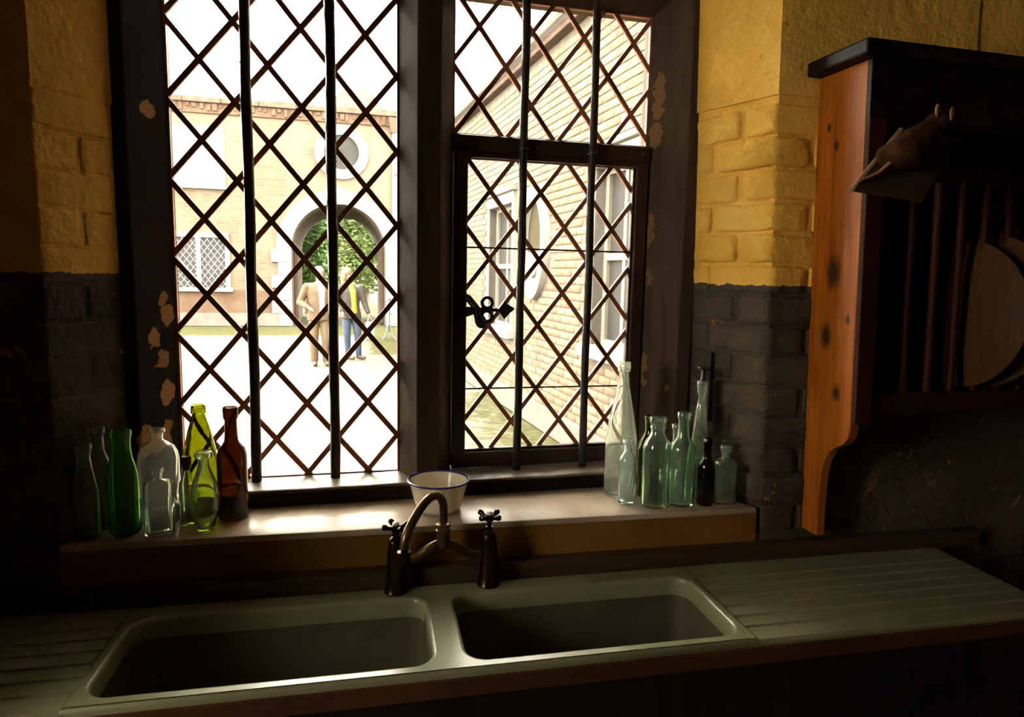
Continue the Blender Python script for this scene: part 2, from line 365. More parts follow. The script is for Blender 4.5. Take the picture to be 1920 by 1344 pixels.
def fuse(bm, voxel, smooth_it=4):
    """closed shapes fused into one continuous skin"""
    me = to_mesh(bm, 'raw'); o = bpy.data.objects.new('raw', me); COL.objects.link(o)
    r = o.modifiers.new('r', 'REMESH'); r.mode = 'VOXEL'; r.voxel_size = voxel
    s = o.modifiers.new('s', 'SMOOTH'); s.factor = .5; s.iterations = smooth_it
    dg = bpy.context.evaluated_depsgraph_get(); out = bpy.data.meshes.new_from_object(o.evaluated_get(dg))
    bpy.data.objects.remove(o); bpy.data.meshes.remove(me)
    for p in out.polygons: p.use_smooth = True
    return out
def wobble(bm, amp, scale, seed=0.0):
    for v in bm.verts:
        d = mnoise.noise_vector(v.co * scale + Vector((seed, seed * 1.7, 3.1))); v.co += Vector(d) * amp
    return bm

# ------------------------------------------------------------------ the room shell
def wl(x): return -.327 - .042 * x              # room face of the window wall
LEAN = .0287
A_R, B_R = Vector((1.043, -.12)), Vector((1.14, -.375))
A_L, B_L = Vector((-.549, -.12)), Vector((-.651, -.30))
E_ = .005
wall = bmesh.new()
XR, XL = 2.75, -2.6
plan([(A_R.x + E_, -.12), (B_R.x + E_, B_R.y + E_), (XR, wl(XR) + E_), (XR, .12), (1.0, .12), (1.0, .05), (1.05, .05)], 0.0, 2.95, bm=wall, lean=LEAN)
plan([(A_L.x - .002, -.12), (B_L.x - .002, B_L.y + .002), (XL, wl(XL) + .002), (XL, .12), (-.52, .12), (-.52, .05), (-.555, .05)], 0.0, 2.95, bm=wall)
plan([(-.70, wl(-.7)), (1.14, wl(1.14)), (1.14, .10), (-.70, .10)], 2.56, 2.95, bm=wall)     # lintel
# plaster skim over the upper courses of the right reveal and the left reveal
plan([(A_R.x - .001, -.12), (B_R.x - .001, B_R.y - .001), (1.75, wl(1.75) - .001), (1.75, -.2), (1.2, -.12)], 2.09, 2.95, bm=wall, lean=LEAN)
plan([(A_L.x + .001, -.12), (B_L.x + .001, B_L.y - .001), (-1.3, wl(-1.3) - .001), (-1.3, -.2), (-.7, -.12)], 1.99, 2.95, bm=wall)
wall_back = struct(obj('wall_back', wall, 'wall'), 'yellow over black painted brick wall around the leaded window', 'wall')

def wall_brick(pts, z0, z1, lean, amp=.0035):
    bm = plan(pts, z0, z1, .010 if lean else .004, lean=lean)
    bmesh.ops.subdivide_edges(bm, edges=[e for e in bm.edges if e.calc_length() > .03], cuts=3, use_grid_fill=True)
    wobble(bm, amp * (1.5 if lean else 1), 14, z0 * 5); wobble(bm, amp * .7, 42, z0 * 3); return obj('brick', bm, 'wall', wall_back, smooth=.9)
CH = .086; z = .868; k = 0
rd = Vector((1, -.042)); rv = (A_R - B_R).normalized(); J = .0045
def quad(p, u, a0, a1, w, depth, off=.004):
    """plan quad along direction u from p, between a0 and a1, going 'depth' along w, face proud by off"""
    s = p - w * off
    return [tuple(s + u * a0), tuple(s + u * a1), tuple(s + u * a1 + w * (depth + off)), tuple(s + u * a0 + w * (depth + off))]
inR = Vector((1, .38)).normalized(); inW = Vector((.042, 1)).normalized()
LR = (A_R - B_R).length
while z < 2.07:
    z0, z1 = z + J, z + CH - J + random.uniform(-.002, .003)
    on = z > .93
    hdr = k % 2
    a = .105 if hdr else .195; b = .215 if hdr else .105
    c0 = B_R + Vector((-.003 + random.uniform(-.003, .003), -.003 + random.uniform(-.003, .003)))
    if on:
        q = [tuple(c0 + rv * a), tuple(c0), tuple(c0 + rd * b), tuple(c0 + rd * b + rv * a)]
        wall_brick(q, z0, z1, LEAN)
        wall_brick(quad(B_R, rv, a + .014, LR - .004, inR, .07, random.uniform(.001, .006)), z0, z1, LEAN)
    else:
        wall_brick(quad(B_R, rd, .0, b, inW, .07, .003), z0, z1, LEAN)
    x = b + .014
    while x < .15:
        wall_brick(quad(B_R, rd, x, x + .2, inW, .07, random.uniform(.001, .005)), z0, z1, LEAN); x += .214
    z += CH; k += 1
z = .868; k = 0; lv = (A_L - B_L).normalized(); ld = Vector((-1, .042)); inL = Vector((-1, .5)).normalized(); LL = (A_L - B_L).length
while z < 1.97:
    z0, z1 = z + J, z + CH - J; hdr = k % 2
    a = .10 if hdr else .195; b = .215 if hdr else .105
    c0 = B_L + Vector((.001, -.001)); on = z > .93
    if on:
        wall_brick([tuple(c0 + lv * a), tuple(c0), tuple(c0 + ld * b), tuple(c0 + ld * b + lv * a)], z0, z1, 0, .002)
        if hdr: wall_brick(quad(B_L, lv, a + .013, LL - .004, inL, .06, .001), z0, z1, 0, .002)
    else: wall_brick(quad(B_L, ld, 0, b, inW, .06, .001), z0, z1, 0, .002)
    x = b + .014
    while x < .5:
        wall_brick(quad(B_L, ld, x, x + .2, inW, .06, random.uniform(0, .003)), z0, z1, 0, .002); x += .214
    z += CH; k += 1
# wall under the sill, with its brown limewash
low = bmesh.new()
plan([(XL, wl(XL) + .012), (XR, wl(XR) + .012), (XR, .10), (XL, .10)], 0.0, .866, bm=low)
plan([(-.655, wl(-.655) - .002), (1.145, wl(1.145) - .002), (1.04, -.10), (1.04, .10), (-.55, .10), (-.55, -.10)], .80, .932, bm=low)
obj('limewash', low, 'plaster_low', wall_back)

struct(obj('floor', box(XL - .1, XR + .1, -3.7, .2, -.12, 0), 'room_floor'), 'dark stone floor of the scullery', 'floor')
struct(obj('ceiling', box(XL - .1, XR + .1, -3.7, .12, 2.9, 3.0), 'room'), 'dark smoke-stained ceiling', 'ceiling')
FILL_W = (-2.30, -1.42, 1.35, 2.5)                       # unseen side window added for fill light: y0, y1, z0, z1
wlm = box(XL - .1, XL, -3.7, FILL_W[0], 0, 2.95); box(XL - .1, XL, FILL_W[1], .12, 0, 2.95, bm=wlm)
box(XL - .1, XL, FILL_W[0], FILL_W[1], 0, FILL_W[2], bm=wlm); box(XL - .1, XL, FILL_W[0], FILL_W[1], FILL_W[3], 2.95, bm=wlm)
box(XL, -.87, -.86, -.2, 0, 2.95, bm=wlm)                # unseen pier added to keep the side window's light off the left face
struct(obj('wall_left', wlm, 'room'), 'dark left wall of the scullery', 'wall')
struct(obj('wall_right', box(XR, XR + .1, -3.7, .12, 0, 2.95), 'room'), 'dark right wall of the scullery', 'wall')
struct(obj('wall_front', box(XL - .1, XR + .1, -3.8, -3.7, 0, 2.95), 'room'), 'dark wall opposite the window', 'wall')

# ------------------------------------------------------------------ the window
GX0, GX1, GZ0, GZ1 = -.452, .155, .997, 2.40
win1 = struct(empty('window_1'), 'black timber window frame with the fixed left light of leaded diamond panes', 'window')
F_ = -.12; BK = .05
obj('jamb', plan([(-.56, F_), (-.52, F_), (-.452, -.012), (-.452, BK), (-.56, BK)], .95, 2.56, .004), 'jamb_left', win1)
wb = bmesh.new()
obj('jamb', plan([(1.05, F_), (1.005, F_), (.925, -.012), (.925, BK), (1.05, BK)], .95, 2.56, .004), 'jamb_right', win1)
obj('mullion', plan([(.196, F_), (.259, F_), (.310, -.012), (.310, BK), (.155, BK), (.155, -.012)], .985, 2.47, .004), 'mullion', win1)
obj('head', extr_x([(F_, 2.47), (F_, 2.56), (BK, 2.56), (BK, 2.39), (-.012, 2.39)], -.50, .98, .004), 'mullion', win1)
rail = extr_x([(F_, .95), (F_, .996), (-.012, 1.0), (BK, 1.0), (BK, .90), (-.09, .90)], -.54, 1.03, .005)
bmesh.ops.subdivide_edges(rail, edges=[e for e in rail.edges if abs(e.verts[0].co.x - e.verts[1].co.x) > .5], cuts=24)
wobble(rail, .003, 9)
obj('bottom_rail', rail, 'rail', win1)
obj('rail_face', box(-.53, 1.02, F_ - .006, F_ + .004, .945, .988, .002), 'jamb_left', win1)

def clip(poly, x0, x1, z0, z1):
    for ax, lim, sg in ((0, x0, 1), (0, x1, -1), (1, z0, 1), (1, z1, -1)):
        out = []
        for i in range(len(poly)):
            p, q = poly[i], poly[(i + 1) % len(poly)]
            dp, dq = (p[ax] - lim) * sg, (q[ax] - lim) * sg
            if dp >= 0: out.append(p)
            if dp * dq < 0:
                t = dp / (dp - dq); out.append((p[0] + (q[0] - p[0]) * t, p[1] + (q[1] - p[1]) * t))
        poly = out
        if not poly: break
    return poly
def area(p): return abs(sum(p[i][0] * p[(i + 1) % len(p)][1] - p[(i + 1) % len(p)][0] * p[i][1] for i in range(len(p)))) / 2
def leaded(parent, x0, x1, z0, z1, X0, a, Z0, b, w=.0125, y=0.0):
    """diamond panes and lead cames; lattice crossings at (X0+i a, Z0-j b) with i+j odd"""
    for i in range(-12, 16):
        for j in range(-16, 22):
            if (i + j) % 2: continue
            cx, cz = X0 + i * a, Z0 - j * b
            p = clip([(cx - a, cz), (cx, cz + b), (cx + a, cz), (cx, cz - b)], x0, x1, z0, z1)
            if len(p) < 3 or area(p) < 2e-5: continue
            mx = sum(q[0] for q in p) / len(p); mz = sum(q[1] for q in p) / len(p)
            tx, tz = random.uniform(-.012, .012), random.uniform(-.012, .012)
            f = lambda q, d: (q[0], y + d + (q[0] - mx) * tx + (q[1] - mz) * tz, q[1])
            obj('pane', prism([f(q, -.0012) for q in p], [f(q, .0012) for q in p]), 'pane', parent)
    s = b / a; L = sqrt(1 + s * s)
    for sg, oy in ((1, .0008), (-1, -.0008)):
        ks = set()
        for i in range(-14, 18):
            for j in range(-18, 24):
                if (i + j) % 2: ks.add(round((Z0 - j * b) - sg * s * (X0 + i * a), 5))
        for kz in sorted(ks):
            d = w / 2 * L
            p = clip([(x0 - .5, kz + sg * s * (x0 - .5) - d), (x1 + .5, kz + sg * s * (x1 + .5) - d), (x1 + .5, kz + sg * s * (x1 + .5) + d), (x0 - .5, kz + sg * s * (x0 - .5) + d)], x0, x1, z0, z1)
            if len(p) < 3 or area(p) < 1e-4: continue
            obj('lead_came', prism([(q[0], y - .005 + oy, q[1]) for q in p], [(q[0], y + .005 + oy, q[1]) for q in p]), 'lead', parent)
    bd = bmesh.new(); e = .006
    box(x0 - .002, x0 + e, y - .006, y + .006, z0, z1, bm=bd); box(x1 - e, x1 + .002, y - .006, y + .006, z0, z1, bm=bd)
    box(x0, x1, y - .0062, y + .0062, z0 - .002, z0 + e, bm=bd); box(x0, x1, y - .0062, y + .0062, z1 - e, z1 + .002, bm=bd)
    obj('lead_border', bd, 'lead', parent)
leaded(win1, GX0, GX1, GZ0, GZ1, -.3696, .0863, 2.2516, .1037, .0145)
def iron_bar(parent, x, y, z0, z1, r=.0125, sway=.0):
    pts = [(x + sway * sin(i * 1.3 + x * 9), y + sway * .5 * sin(i * .9), z0 + (z1 - z0) * i / 14) for i in range(15)]
    return obj('iron_bar', tube(pts, [r * (1 + .04 * sin(i * 2.1)) for i in range(15)], 8), 'iron', parent, smooth=.9)
iron_bar(win1, -.250, -.034, .99, 2.44, .0142, .0012); iron_bar(win1, -.033, -.034, .99, 2.44, .0142, .0012)
iron_bar(win1, .513, -.047, .99, 2.44, .0126, .0012); iron_bar(win1, .728, -.047, .99, 2.44, .0126, .0012)
for x in (.513, .728):
    obj('bar_foot', tube([(x, -.047, .998), (x - .004, -.055, 1.0), (x - .012, -.062, .999)], [.013, .012, .007], 8), 'iron', win1, smooth=.9)
for (x, z_) in ((-.033, 1.90), (.513, 1.965), (.728, 1.965), (-.25, 2.14)):
    obj('tie_wire', tube([(x + .0145 * cos(t * pi / 5) , (-.034 if x < .3 else -.047) + .0145 * sin(t * pi / 5), z_ + .002 * sin(t)) for t in range(11)], .0014, 6), 'pipe', win1)

fill_win = struct(empty('added_fill_window'), 'added unseen side window letting fill light in through the left wall', 'window')
for bx in ((FILL_W[0], FILL_W[0] + .04, FILL_W[2], FILL_W[3]), (FILL_W[1] - .04, FILL_W[1], FILL_W[2], FILL_W[3]), (FILL_W[0], FILL_W[1], FILL_W[2], FILL_W[2] + .04), (FILL_W[0], FILL_W[1], FILL_W[3] - .04, FILL_W[3]), (FILL_W[0], FILL_W[1], 1.73, 1.77)):
    obj('frame', box(XL - .07, XL - .03, *bx, .003), 'casement', fill_win)
obj('pane', box(XL - .052, XL - .048, FILL_W[0] + .04, FILL_W[1] - .04, FILL_W[2] + .04, FILL_W[3] - .04), 'pane', fill_win)
win2 = struct(empty('window_2'), 'fixed upper right light of leaded diamond panes above the transom', 'window')
leaded(win2, .309, .925, 2.0, 2.392, .3047, .0801, 2.3077, .1048, .013)
obj('transom', box(.305, .93, -.028, .03, 1.952, 2.0, .004), 'casement', win2)
for x in (.56, .90): obj('bolt', ball((x, -.028, 1.977), .004), 'pipe', win2)

win3 = struct(empty('window_3'), 'opening iron casement of leaded diamond panes below the transom', 'window')
leaded(win3, .350, .887, 1.05, 1.94, .4241, .0785, 1.7456, .1006, .013)
for nm, bx in (('stile', (.312, .352, -.026, .02, 1.003, 1.952)), ('stile', (.885, .925, -.026, .02, 1.003, 1.952)), ('bottom_bar', (.312, .925, -.0262, .02, 1.003, 1.052)), ('top_bar', (.312, .925, -.0258, .02, 1.937, 1.953))):
    obj(nm, box(*bx, .004), 'casement', win3)
obj('glazing_bead', box(.352, .885, -.016, .004, 1.050, 1.060, .002), 'casement', win3)
obj('glazing_bead', box(.877, .887, -.016, .004, 1.06, 1.937, .002), 'casement', win3)
for z_ in (1.677, 1.249): obj('tie_rod', tube([(.348, -.011, z_), (.888, -.011, z_ - .001)], .0028, 6), 'iron', win3)
# latch with two pierced rings and a leaf-shaped point
la = obj('latch', fuse(lathe([(.0105, -.005), (.0205, -.005), (.0205, .005), (.0105, .005), (.0105, -.005)], 24, axis='y', centre=(.411, -.046, 1.514),
    bm=lathe([(.0105, -.005), (.0215, -.005), (.0215, .005), (.0105, .005), (.0105, -.005)], 24, axis='y', centre=(.410, -.046, 1.474),
    bm=extr_y([(.345, 1.502), (.385, 1.502), (.398, 1.497), (.425, 1.497), (.440, 1.499), (.445, 1.495), (.462, 1.518), (.478, 1.508), (.497, 1.497), (.478, 1.480), (.464, 1.464), (.447, 1.488), (.440, 1.486), (.425, 1.490), (.398, 1.488), (.345, 1.470)], -.051, -.041))), .0022, 2), 'iron', win3)
obj('latch_handle', fuse(capsule((.352, -.05, 1.528), (.374, -.062, 1.500), .011, .011, capsule((.374, -.062, 1.500), (.384, -.064, 1.455), .011, .012, ball((.392, -.064, 1.450), (.016, .008, .013)))), .003, 3), 'iron', la)
obj('latch_plate', box(.322, .350, -.034, -.024, 1.455, 1.545, .003), 'iron', la)

# ------------------------------------------------------------------ sill, board, sink
sl = bmesh.new()
plan([(-.655, wl(-.655) - .008), (-.30, wl(-.3) - .006), (.2, wl(.2) - .009), (.7, wl(.7) - .006), (1.14, wl(1.14) - .008), (1.04, -.11), (-.545, -.11)], .932, .95, .005, sl)
sill = struct(obj('sill', sl, 'sill', smooth=.6), 'worn tan stone window sill with bottles standing on it', 'sill')
SR = -.038
def sy(x, yp): return yp + SR * x
up_ = bmesh.new()
bd_ = [(-.86, sy(-.86, -.322)), (1.9, sy(1.9, -.328)), (1.9, sy(1.9, -.362)), (-.86, sy(-.86, -.362))]
plan(bd_, .795, .848, .004, up_)
struct(obj('trim_1', up_, 'upstand'), 'dark wooden splashboard strip behind the sink', 'board')

sink = empty('double_sink', (0, 0, 0), math.atan(SR))
tag(sink, 'olive stoneware double sink with grooved drainers under the window', 'sink')
RZ = .80; FR, BKY = -.748, -.362
def rrect(x0, x1, y0, y1, r, n=6):
    pts = []
    for cx, cy, a0 in ((x1 - r, y1 - r, 0), (x0 + r, y1 - r, pi / 2), (x0 + r, y0 + r, pi), (x1 - r, y0 + r, 3 * pi / 2)):
        for i in range(n + 1):
            a = a0 + pi / 2 * i / n; pts.append((cx + r * cos(a), cy + r * sin(a)))
    return pts
BAS = [(-.455, .197), (.268, .893)]; BY0, BY1 = -.714, -.428
cu = bpy.data.curves.new('sink_rim', 'CURVE'); cu.dimensions = '2D'; cu.fill_mode = 'BOTH'; cu.extrude = .018; cu.bevel_depth = .009; cu.bevel_resolution = 3; cu.offset = -.009
def spl(pts, rev=False):
    s = cu.splines.new('POLY'); s.points.add(len(pts) - 1); s.use_cyclic_u = True
    for p, q in zip(s.points, pts[::-1] if rev else pts): p.co = (q[0], q[1], 0, 1)
spl(rrect(-.484, .922, FR, BKY, .004, 2))
for x0, x1 in BAS: spl(rrect(x0, x1, BY0, BY1, .045), True)
tmp = bpy.data.objects.new('tmp', cu); COL.objects.link(tmp)
dg = bpy.context.evaluated_depsgraph_get(); rim = bpy.data.meshes.new_from_object(tmp.evaluated_get(dg)); bpy.data.objects.remove(tmp)
rim.transform(Matrix.Translation((0, 0, RZ - .0235)))
for p in rim.polygons: p.use_smooth = abs(p.normal.z) < .99
rim.materials.clear()
obj('rim', rim, 'ceramic', sink)
for x0, x1 in BAS:
    b = bmesh.new(); lv_ = []
    for ins, zz in ((-.002, RZ - .03), (0, RZ - .06), (.006, RZ - .20), (.016, RZ - .226), (.04, RZ - .238)):
        lv_.append([b.verts.new((x, y, zz)) for x, y in rrect(x0 + ins, x1 - ins, BY0 + ins, BY1 - ins, .045)])
    for i in range(len(lv_) - 1):
        for j in range(len(lv_[0])): b.faces.new((lv_[i][j], lv_[i][(j + 1) % len(lv_[0])], lv_[i + 1][(j + 1) % len(lv_[0])], lv_[i + 1][j]))
    b.faces.new(lv_[-1])
    out = [[b.verts.new((x, y, zz)) for x, y in rrect(x0 - .016, x1 + .016, BY0 - .012, BY1 + .016, .05)] for zz in (RZ - .03, RZ - .262)]
    n = len(out[0])
    for j in range(n): b.faces.new((out[0][j], out[0][(j + 1) % n], out[1][(j + 1) % n], out[1][j])); b.faces.new((out[0][j], out[0][(j + 1) % n], lv_[0][(j + 1) % n], lv_[0][j]))
    b.faces.new(out[1])
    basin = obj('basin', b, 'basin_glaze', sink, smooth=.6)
    obj('drain', lathe([(0, .004), (.022, .004), (.034, .0), (.034, -.004), (0, -.004)], 20, centre=((x0 + x1) / 2, (BY0 + BY1) / 2, RZ - .236)), 'brass_dark', basin, smooth=.7)
def drainer(x0, x1):
    prof = [(FR, RZ - .05), (FR, RZ - .006), (FR + .006, RZ)]
    g = [-.688, -.640, -.592, -.544, -.496, -.448]
    for y in g: prof += [(y - .0045, RZ), (y - .001, RZ - .005), (y + .001, RZ - .005), (y + .0045, RZ + .0003)]
    prof += [(BKY, RZ), (BKY, RZ - .05)]
    return obj('drainer', extr_x(prof, x0, x1), 'ceramic', sink)
drainer(-.85, -.474); drainer(.912, 1.75)
obj('apron', box(-.85, 1.75, FR - .004, FR + .02, RZ - .056, RZ - .013, .004), 'ceramic_edge', sink)
bc = empty('sink_cupboard', (0, 0, 0), math.atan(SR)); tag(bc, 'black wooden base cupboard beneath the sink', 'cupboard')
obj('body', box(-.85, 1.75, -.69, -.375, 0, .5375), 'base', bc)
obj('rail', box(-.85, 1.75, -.745, -.730, .50, .743), 'base', bc)
for i in range(4): obj('door', box(-.82 + i * .64, -.19 + i * .64, -.745, -.692, .04, .495, .004), 'base', bc)

# ------------------------------------------------------------------ mixer tap
tap = empty('mixer_tap', (.234, sy(.234, -.385), RZ - .001), math.atan(SR)); tag(tap, 'tarnished brass bridge mixer tap with cross handles behind the sink', 'tap')
def handle(x, z0, rot, parent):
    h = obj('handle', lathe([(0, z0 - .04), (.007, z0 - .04), (.006, z0 - .012), (.011, z0 - .008), (.012, z0 + .006), (.006, z0 + .010), (0, z0 + .011)], 16, centre=(x, 0, 0)), 'brass_dark', parent, smooth=.7)
    for q in range(4):
        a = rot + q * pi / 2; d = Vector((cos(a), sin(a), 0)); c = Vector((x, 0, z0))
        t = Vector((0, 0, .006))
        obj('arm', tube([c + d * .006, c + d * .018 + t * .3, c + d * .028 + t, c + d * .034 + t * 1.2, c + d * .036 + t * 1.2], [.005, .0045, .0075, .007, .002], 10), 'brass_dark', h, smooth=.9)
    obj('button', ball((x, 0, z0 + .011), (.009, .009, .006)), 'porcelain', h)
for x, rot in ((-.118, .35), (.118, .7)):
    dz = -.014 if x < 0 else 0
    p = obj('pillar', lathe([(0, 0), (.030, 0), (.030, .006), (.027, .010), (.026, .030), (.0235, .046), (.024, .050), (.0225, .056), (.0225, .095), (.019, .128), (.0185, .136), (.0165, .140), (.012, .146), (.0085, .148), (.0085, .160), (0, .160)], 24, centre=(x, 0, 0)), 'brass_dark', tap, smooth=.6)
    handle(x, .183 + dz, rot, p)
br = smoothpath([(-.118, 0, .082), (-.085, 0, .084), (-.062, 0, .092), (-.035, 0, .112), (-.012, 0, .123), (.0, 0, .125), (.012, 0, .123), (.035, 0, .112), (.062, 0, .092), (.085, 0, .084), (.118, 0, .082)], 4)
obj('bridge', tube(br, .0105, 14), 'brass', tap, smooth=.9)
obj('column', lathe([(0, .102), (.010, .104), (.016, .112), (.0165, .150), (.0185, .152), (.0185, .158), (.0165, .160), (.0165, .166), (.019, .168), (.019, .174), (.013, .177), (0, .177)], 22), 'brass', tap, smooth=.6)
sp_ = smoothpath([(0, 0, .172), (0, 0, .20), (-.001, -.002, .225), (-.010, -.010, .247), (-.028, -.026, .256), (-.052, -.048, .246), (-.080, -.075, .214), (-.097, -.092, .182), (-.102, -.096, .155)], 5)
spout = obj('spout', tube(sp_, .0108, 16), 'brass', tap, smooth=.9)
obj('nozzle', lathe([(.008, .118), (.0135, .118), (.0145, .122), (.0145, .138), (.0165, .140), (.0165, .148), (.0115, .150), (.008, .150), (.008, .118)], 20, centre=(-.102, -.096, 0)), 'brass_dark', spout, smooth=.6)

# ------------------------------------------------------------------ bowl
bw = empty('enamel_bowl', (.245, -.224, .9502)); tag(bw, 'cream enamel bowl with a dark blue rim on the sill', 'bowl')
obj('basin', lathe([(0, .002), (.050, .002), (.054, 0), (.058, .003), (.063, .012), (.080, .078), (.086, .083), (.086, .085), (.078, .082), (.060, .014), (.053, .007), (0, .006)], 40), 'enamel', bw, smooth=.8)
obj('rim', lathe([(.0830 + .0036 * cos(t * pi / 4), .0845 + .0030 * sin(t * pi / 4)) for t in range(9)], 48), 'blue', bw, smooth=2)

# ------------------------------------------------------------------ bottles
G = {
 'clear_dark': glass('greenish_clear_glass', (.80, .88, .80), .02, .08),
 'clear': glass('clear_bottle_glass', (.95, .97, .94), .02, .06),
 'aqua': glass('pale_aqua_glass', (.86, .96, .94), .02, .06),
 'green': glass('bright_green_glass', (.24, .76, .17), .02, .04),
 'olive': glass('yellow_green_glass', (.36, .38, .025)),
 'dkolive': glass('dark_olive_glass', (.30, .30, .04)),
 'brown': glass('amber_brown_glass', (.125, .048, .008)),
 'dkbrown': glass('dark_brown_glass', (.16, .07, .02)),
 'palegreen': glass('pale_green_glass', (.84, .94, .84), .02, .05),
 'seagreen': glass('sea_green_glass', (.74, .92, .77), .02, .05),
 'hazy': glass('dusty_clear_glass', (.92, .96, .90), .02, .12),
 'hazygreen': glass('dusty_green_glass', (.80, .94, .82), .03, .13),
}
def bottle(name, x, y, prof, mat, label, wall=.0028, n=32, shape=None, rot=0.0, base=.006):
    """prof from base to lip: (radius, height); a wall of real thickness, hollow, open at the mouth"""
    top = prof[-1][1]; prof = [(r * (1.13 if z_ > .925 * top else 1.0), z_) for r, z_ in prof]
    pr = [(0, .004), (prof[0][0] * .72, .003), (prof[0][0] * .9, 0)] + list(prof)
    inner = []
    for r, z_ in prof[::-1]:
        if z_ < base: continue
        inner.append((max(r - wall, .003), z_ if z_ < prof[-1][1] else prof[-1][1] - .0004))
    inner[0] = (max(prof[-1][0] - wall * 1.3, .004), prof[-1][1])
    inner += [(max(prof[0][0] - wall * 2.4, .003), base + .001), (0, base + .004)]
    P = pr + inner
    o = obj(name, lathe(P, n, shape=(lambda a, r, i: shape(a, r, P[i][1])) if shape else None), G[mat], None, smooth=.95, loc=(x, y, .9502))
    o.rotation_euler.z = rot
    tag(o, label, 'bottle', 'old glass bottles on the window sill'); return o
def rect_shape(w, d, z0, z1, cham=.25):
    def f(a, r, z_):
        t = 0.0 if z_ > z1 else (1.0 if z_ < z0 else (z1 - z_) / (z1 - z0))
        c, s = cos(a), sin(a); e = .32
        q = (abs(c) ** (2 / e) + abs(s) ** (2 / e)) ** (-e / 2)
        rx, ry = r * ((1 - t) + t * w * q), r * ((1 - t) + t * d * q)
        return c * rx, s * ry
    return f
def P_(r, h, pts): return [(r * a, h * b) for a, b in pts]
MILK = [(1, .02), (1, .42), (.96, .50), (.80, .62), (.60, .76), (.54, .85), (.54, .93), (.60, .94), (.62, .985), (.58, 1)]
bottle('glass_bottle', -.608, -.258, P_(.0285, .228, MILK), 'clear_dark', 'dim clear milk-shaped bottle at the far left end of the sill')
bottle('glass_bottle', -.592, -.203, P_(.026, .258, [(1, .02), (1, .55), (.85, .66), (.5, .76), (.42, .9), (.42, .93), (.52, .94), (.52, .985), (.48, 1)]), 'clear_dark', 'thin clear bottle half hidden behind the bright green bottle')
bottle('glass_bottle', -.532, -.243, P_(.0365, .257, [(1, .02), (1, .50), (.97, .56), (.86, .63), (.70, .72), (.60, .82), (.55, .93), (.60, .935), (.62, .985), (.58, 1)]), 'green', 'bright bottle-green bottle with a wide neck in the left group')
bottle('glass_bottle', -.470, -.172, P_(.050, .242, [(1, .02), (1, .62), (.985, .68), (.93, .74), (.80, .80), (.56, .845), (.32, .875), (.29, .90), (.29, .955), (.36, .96), (.36, .99), (.33, 1)]), 'clear', 'broad round-shouldered pale flagon with a short narrow neck')
bottle('glass_bottle', -.449, -.262, P_(.033, .163, [(1, .02), (1, .70), (.98, .75), (.80, .80), (.36, .825), (.31, .84), (.31, .94), (.40, .945), (.40, .985), (.36, 1)]), 'clear', 'small square clear medicine flask in front of the pale flagon', wall=.0032, n=40, shape=rect_shape(1.0, .62, .124, .132), rot=.25)
bottle('glass_bottle', -.372, -.160, P_(.0455, .298, [(1, .02), (1, .44), (.97, .50), (.83, .62), (.60, .78), (.36, .90), (.33, .925), (.36, .93), (.36, .945), (.33, .95), (.36, .955), (.36, .97), (.33, .975), (.35, .985), (.33, 1)]), 'olive', 'yellow-green conical bottle with a screw neck beside the brown bottle')
b = bottle('glass_bottle', -.392, -.224, P_(.0195, .158, [(1, .02), (1, .62), (.93, .70), (.62, .80), (.42, .88), (.42, .96), (.50, .965), (.46, 1)]), 'palegreen', 'small pale bottle with a black stopper between flask and bowling-pin bottle')
obj('stopper', lathe([(0, .145), (.0068, .145), (.0078, .158), (.0115, .159), (.0120, .176), (.0105, .180), (0, .181)], 20), 'cork', b, smooth=.6)
bottle('glass_bottle', -.344, -.262, P_(.0345, .200, [(.62, .02), (.68, .08), (.92, .24), (1, .38), (.98, .46), (.86, .58), (.62, .70), (.42, .80), (.35, .87), (.36, .91), (.52, .92), (.55, .95), (.52, .985), (.46, 1)]), 'palegreen', 'small bowling-pin shaped pale green bottle in front of the brown bottle', wall=.0034)
bottle('glass_bottle', -.291, -.185, P_(.0375, .295, [(1, .02), (1, .52), (.98, .57), (.86, .63), (.62, .665), (.46, .70), (.42, .78), (.40, .89), (.46, .895), (.48, .905), (.46, .985), (.42, 1)]), 'brown', 'tall dark amber-brown bottle, rightmost of the left group', wall=.0034)
# right group
bottle('glass_bottle', .800, -.185, P_(.0475, .400, [(1, .02), (1, .38), (.97, .44), (.84, .54), (.62, .68), (.42, .80), (.33, .88), (.31, .925), (.36, .93), (.36, .945), (.33, .95), (.36, .955), (.36, .975), (.33, .98), (.34, 1)]), 'hazy', 'tallest dusty clear bottle with long tapering neck against the casement')
bottle('glass_bottle', .785, -.268, P_(.024, .186, [(1, .02), (1, .64), (.95, .70), (.70, .76), (.46, .81), (.42, .92), (.60, .925), (.60, .985), (.54, 1)]), 'aqua', 'slim pale-blue vial in front of the tallest dusty bottle')
bottle('glass_bottle', .874, -.222, P_(.034, .243, [(1, .02), (1, .58), (.92, .66), (.62, .74), (.42, .80), (.40, .95), (.46, .96), (.46, .985), (.42, 1)]), 'dkolive', 'dark olive bottle mostly hidden behind the screw-necked green bottle')
bottle('glass_bottle', .856, -.308, P_(.0395, .258, [(1, .02), (1, .64), (.97, .68), (.85, .735), (.62, .78), (.50, .82), (.49, .87), (.55, .875), (.55, .90), (.51, .905), (.55, .92), (.55, .945), (.51, .95), (.55, .965), (.52, 1)]), 'seagreen', 'screw-necked sea-green bottle standing at the front of the right group')
ribs = [(1, .02), (1, .40)] + [(1.0 if i % 2 else .97, .41 + i * .014) for i in range(15)] + [(.97, .63), (.80, .665), (.56, .70), (.46, .74), (.40, .84), (.38, .92), (.46, .925), (.46, .985), (.42, 1)]
